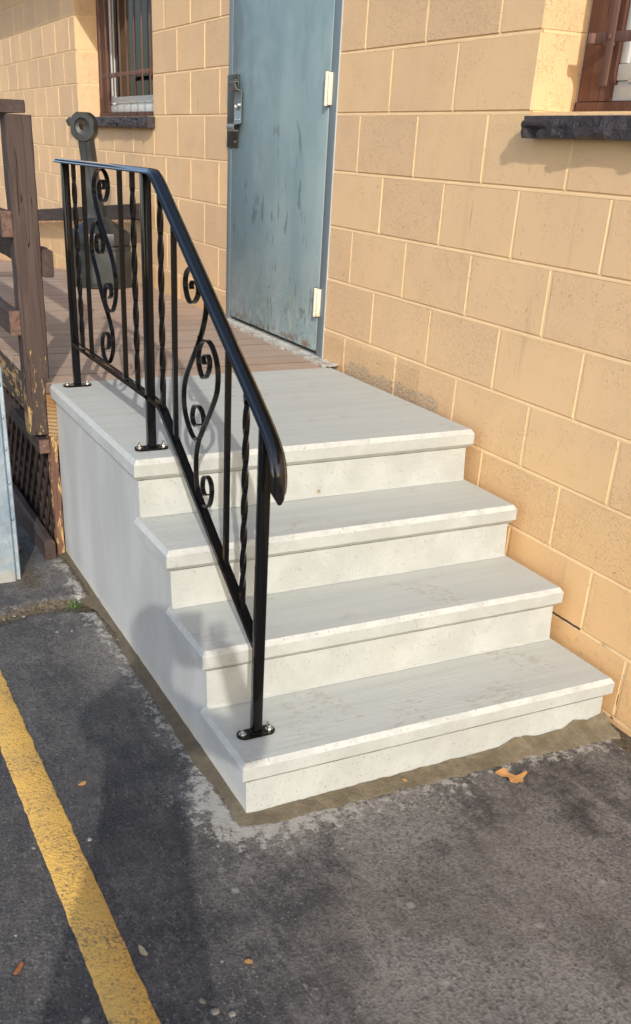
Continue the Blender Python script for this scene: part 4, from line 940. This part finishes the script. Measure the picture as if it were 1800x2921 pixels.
PEB = [(.765, -1.614, .007), (1.344, -1.541, .009), (1.378, -1.528, .010), (1.397, -1.498, .009), (.744, -1.747, .006), (1.018, -1.845, .005), (1.032, -1.051, .006), (1.492, -1.035, .005), (-.53, -1.50, .008), (-.545, -1.53, .007), (-.53, -1.57, .007), (-.37, -1.42, .007), (-.36, -1.37, .006), (-.975, -1.385, .010), (-1.06, -1.36, .008), (-.24, -1.24, .006), (1.26, -1.465, .005)]
bm = new(); bmesh.ops.create_icosphere(bm, subdivisions=2, radius=1.0)
for v in bm.verts: v.co *= 1 + .22 * mnoise.noise(v.co * 1.3); v.co.z *= .55
peb0 = obj('pebble', bm, m_stone, smooth=80); pr_ = random.Random(2)
for i_, (a, b, r_) in enumerate(PEB):
    o = peb0 if i_ == 0 else peb0.copy()
    if i_: C.objects.link(o)
    o.location = (a, b, GZ + r_ * .25); o.scale = (r_, r_ * pr_.uniform(.6, .9), r_ * .8); o.rotation_euler = (0, 0, pr_.uniform(0, 6)); tag(o, 'small pale pebble lying on the asphalt', 'pebble', 'pale pebbles scattered on the asphalt')
weed = thing('weed', 'small green weed growing from the dirt crack beside the steps', 'weed', (-.545, -1.315, GZ))
wr = random.Random(11)
for k in range(16):
    bm = new(); a = wr.uniform(0, 6.28); l = wr.uniform(.025, .052); up = wr.uniform(.35, 1.2); wd = wr.uniform(.0016, .0032); prev = None
    bx0, by0 = -.545 + wr.uniform(-.012, .012), -1.315 + wr.uniform(-.014, .014)
    for i in range(7):
        t = i / 6; r_ = l * t * math.cos(up * (1 - .5 * t)); z = GZ - .004 + l * math.sin(up) * (t - .35 * t * t) * 1.2; ww = wd * math.sin(math.pi * min(1, .15 + t * .85)) + .0002
        c = Vector((bx0 + r_ * math.cos(a), by0 + r_ * math.sin(a), z)); s = Vector((-math.sin(a), math.cos(a), 0)) * ww
        cur = [bm.verts.new(c - s), bm.verts.new(c + Vector((0, 0, -ww * .5))), bm.verts.new(c + s)]
        if prev:
            for q in range(2): bm.faces.new((prev[q], cur[q], cur[q + 1], prev[q + 1]))
        prev = cur
    obj('leaf_blade', bm, m_weed, weed, smooth=60)

# ------------------------------------------------------------ the person taking the picture (behind the lens; their shadow falls on the steps)
def person():
    f = Vector((-.894, .447, 0)); r = Vector((.447, .894, 0)); up = Vector((0, 0, 1)); O = Vector((2.900, -2.285, GZ - 0.035))
    def W(side, fwd, z): return O + r * side + f * fwd + up * z
    V = []; E_ = []; Rd = []
    def add(p, rad, par=None):
        V.append(p); Rd.append(rad)
        if par is not None: E_.append((par, len(V) - 1))
        return len(V) - 1
    pel = add(W(0, 0, .96), (.155, .115)); ab = add(W(0, .0, 1.10), (.150, .110), pel); ch = add(W(0, .0, 1.30), (.165, .120), ab); sh = add(W(0, -.01, 1.43), (.130, .085), ch)
    nk = add(W(0, .0, 1.51), (.058, .058), sh); hb = add(W(0, .022, 1.585), (.072, .080), nk); hm = add(W(0, .028, 1.655), (.078, .098), hb); ht = add(W(0, .015, 1.725), (.066, .082), hm)
    for s in (-1, 1):
        hp = add(W(s * .095, 0, .90), (.095, .10), pel); kn = add(W(s * .11, .02, .50), (.062, .065), hp); an = add(W(s * .12, -.02, .11), (.042, .045), kn); add(W(s * .13, .05, .045), (.045, .04), an); add(W(s * .14, .15, .035), (.042, .03), len(V) - 1)
        s1 = add(W(s * .175, -.01, 1.405), (.066, .066), sh)
        # both hands hold the phone just behind the camera
        phone = Vector(cam.location); hand = phone + r * (.072 * s) - f * .035 - up * .045 if s > 0 else phone + r * (-.085) - f * .035 - up * .03
        el = (V[s1] + hand) / 2 + r * (s * .10) - up * .15
        e_ = add(el, (.048, .048), s1); wr_ = add(hand + (el - hand).normalized() * .07, (.030, .026), e_); pm = add(hand, (.034, .018), wr_)
    me = bpy.data.meshes.new('person'); me.from_pydata([tuple(v) for v in V], E_, [])
    body = bpy.data.objects.new('person', me); C.objects.link(body)
    body.modifiers.new('skin', 'SKIN'); sub = body.modifiers.new('sub', 'SUBSURF'); sub.levels = 2; sub.render_levels = 2
    for i, sv in enumerate(me.skin_vertices[0].data): sv.radius = Rd[i]; sv.use_root = (i == 0)
    a = M('clothes_and_skin'); z = a.xyz()[2]
    c = a.mix(a.math('GREATER_THAN', z, GZ + .99), (.045, .06, .10), (.022, .026, .042)); c = a.mix(a.math('GREATER_THAN', z, GZ + 1.505), c, (.50, .30, .21)); c = a.mix(a.math('LESS_THAN', z, GZ + .09), c, (.02, .02, .02)); a.set(Base_Color=c, Roughness=.8)
    me.materials.append(a.m); tag(body, 'person in navy jacket and jeans standing on the asphalt holding up a phone', 'person')
    hd = V[hm]
    bm = new(); bmesh.ops.create_uvsphere(bm, u_segments=24, v_segments=16, radius=1)
    for v in bm.verts: v.co = Vector((v.co.x * .090, v.co.y * .106, v.co.z * .105)); v.co += v.normal * .004 * mnoise.noise(v.co * 60)
    bmesh.ops.delete(bm, geom=[v for v in bm.verts if v.co.z < -.045 or (v.co.y > .045 and v.co.z < .045)], context='VERTS')
    bmesh.ops.transform(bm, matrix=Matrix.Translation(hd + up * .012 - f * .012) @ Matrix(((r.x, f.x, 0, 0), (r.y, f.y, 0, 0), (0, 0, 1, 0), (0, 0, 0, 1))), verts=bm.verts[:]); obj('hair', bm, m_hair, body, smooth=60)
    def blob(p, sx, sy, sz, nm, mt):
        bm = new(); g = bmesh.ops.create_uvsphere(bm, u_segments=12, v_segments=8, radius=1); bmesh.ops.transform(bm, matrix=Matrix.Translation(p) @ Matrix(((r.x * sx, f.x * sy, 0, 0), (r.y * sx, f.y * sy, 0, 0), (0, 0, sz, 0), (0, 0, 0, 1))), verts=g['verts']); obj(nm, bm, mt, body, smooth=60)
    blob(hd + f * .098 - up * .012, .013, .018, .022, 'nose', m_skin)
    for sd_ in (-1, 1): blob(hd + r * .080 * sd_ - up * .005, .010, .020, .030, 'ear', m_skin); blob(hd + f * .088 + r * .032 * sd_ + up * .014, .012, .008, .007, 'eye', m_hair)
    blob(hd + f * .086 - up * .050, .024, .008, .005, 'mouth', m_hair)
    # fingers and thumbs folded round the phone's edges
    vw = -(cam.matrix_basis.to_3x3() @ Vector((0, 0, 1))); cx_ = cam.matrix_basis.to_3x3() @ Vector((1, 0, 0)); cy_ = cam.matrix_basis.to_3x3() @ Vector((0, 1, 0)); ph = Vector(cam.location) - vw * .010
    def chain(pts, rads, nm):
        bm = new(); prev = None
        for i, p in enumerate(pts):
            t = (pts[min(i + 1, len(pts) - 1)] - pts[max(i - 1, 0)]).normalized(); a1 = t.orthogonal().normalized(); a2 = t.cross(a1)
            cur = [bm.verts.new(p + (a1 * math.cos(k * .7854) + a2 * math.sin(k * .7854)) * rads[i]) for k in range(8)]
            if prev:
                for k in range(8): bm.faces.new((prev[k], prev[(k + 1) % 8], cur[(k + 1) % 8], cur[k]))
            else: bm.faces.new(list(reversed(cur)))
            prev = cur
        bm.faces.new(prev); bmesh.ops.recalc_face_normals(bm, faces=bm.faces[:]); obj(nm, bm, m_skin, body, smooth=60)
    for s in (-1, 1):
        for k, (hh, ln_) in enumerate(((.030, .9), (.010, 1.0), (-.010, .95), (-.030, .8))):
            b0 = ph + cx_ * (s * .072) + cy_ * (hh - .045) - vw * .030
            chain([b0, b0 + cx_ * s * .004 + vw * .018 * ln_, ph + cx_ * (s * .048) + cy_ * (hh - .045) + vw * .004, ph + cx_ * (s * (.046 - .012 * ln_)) + cy_ * (hh - .045) + vw * .002 - vw * .003], [.0090, .0085, .0078, .0065], 'finger')
        b0 = ph + cx_ * (s * .066) - cy_ * .070 - vw * .035; chain([b0, b0 + cy_ * .025 - cx_ * s * .012, b0 + cy_ * .048 - cx_ * s * .026 + vw * .010], [.0105, .0095, .0075], 'thumb')
    bm = new(); vs = box(bm, -.037, .037, -.079, .079, -.0045, .0045, 0, .003); bmesh.ops.transform(bm, matrix=Matrix.Translation(ph - cy_ * .052 - cx_ * .018 - vw * .0) @ cam.matrix_basis.to_3x3().to_4x4(), verts=bm.verts[:])
    tag(obj('phone', bm, m_phone, smooth=40), 'black phone held up in both hands of the person', 'phone')
bpy.context.view_layer.update()
person()
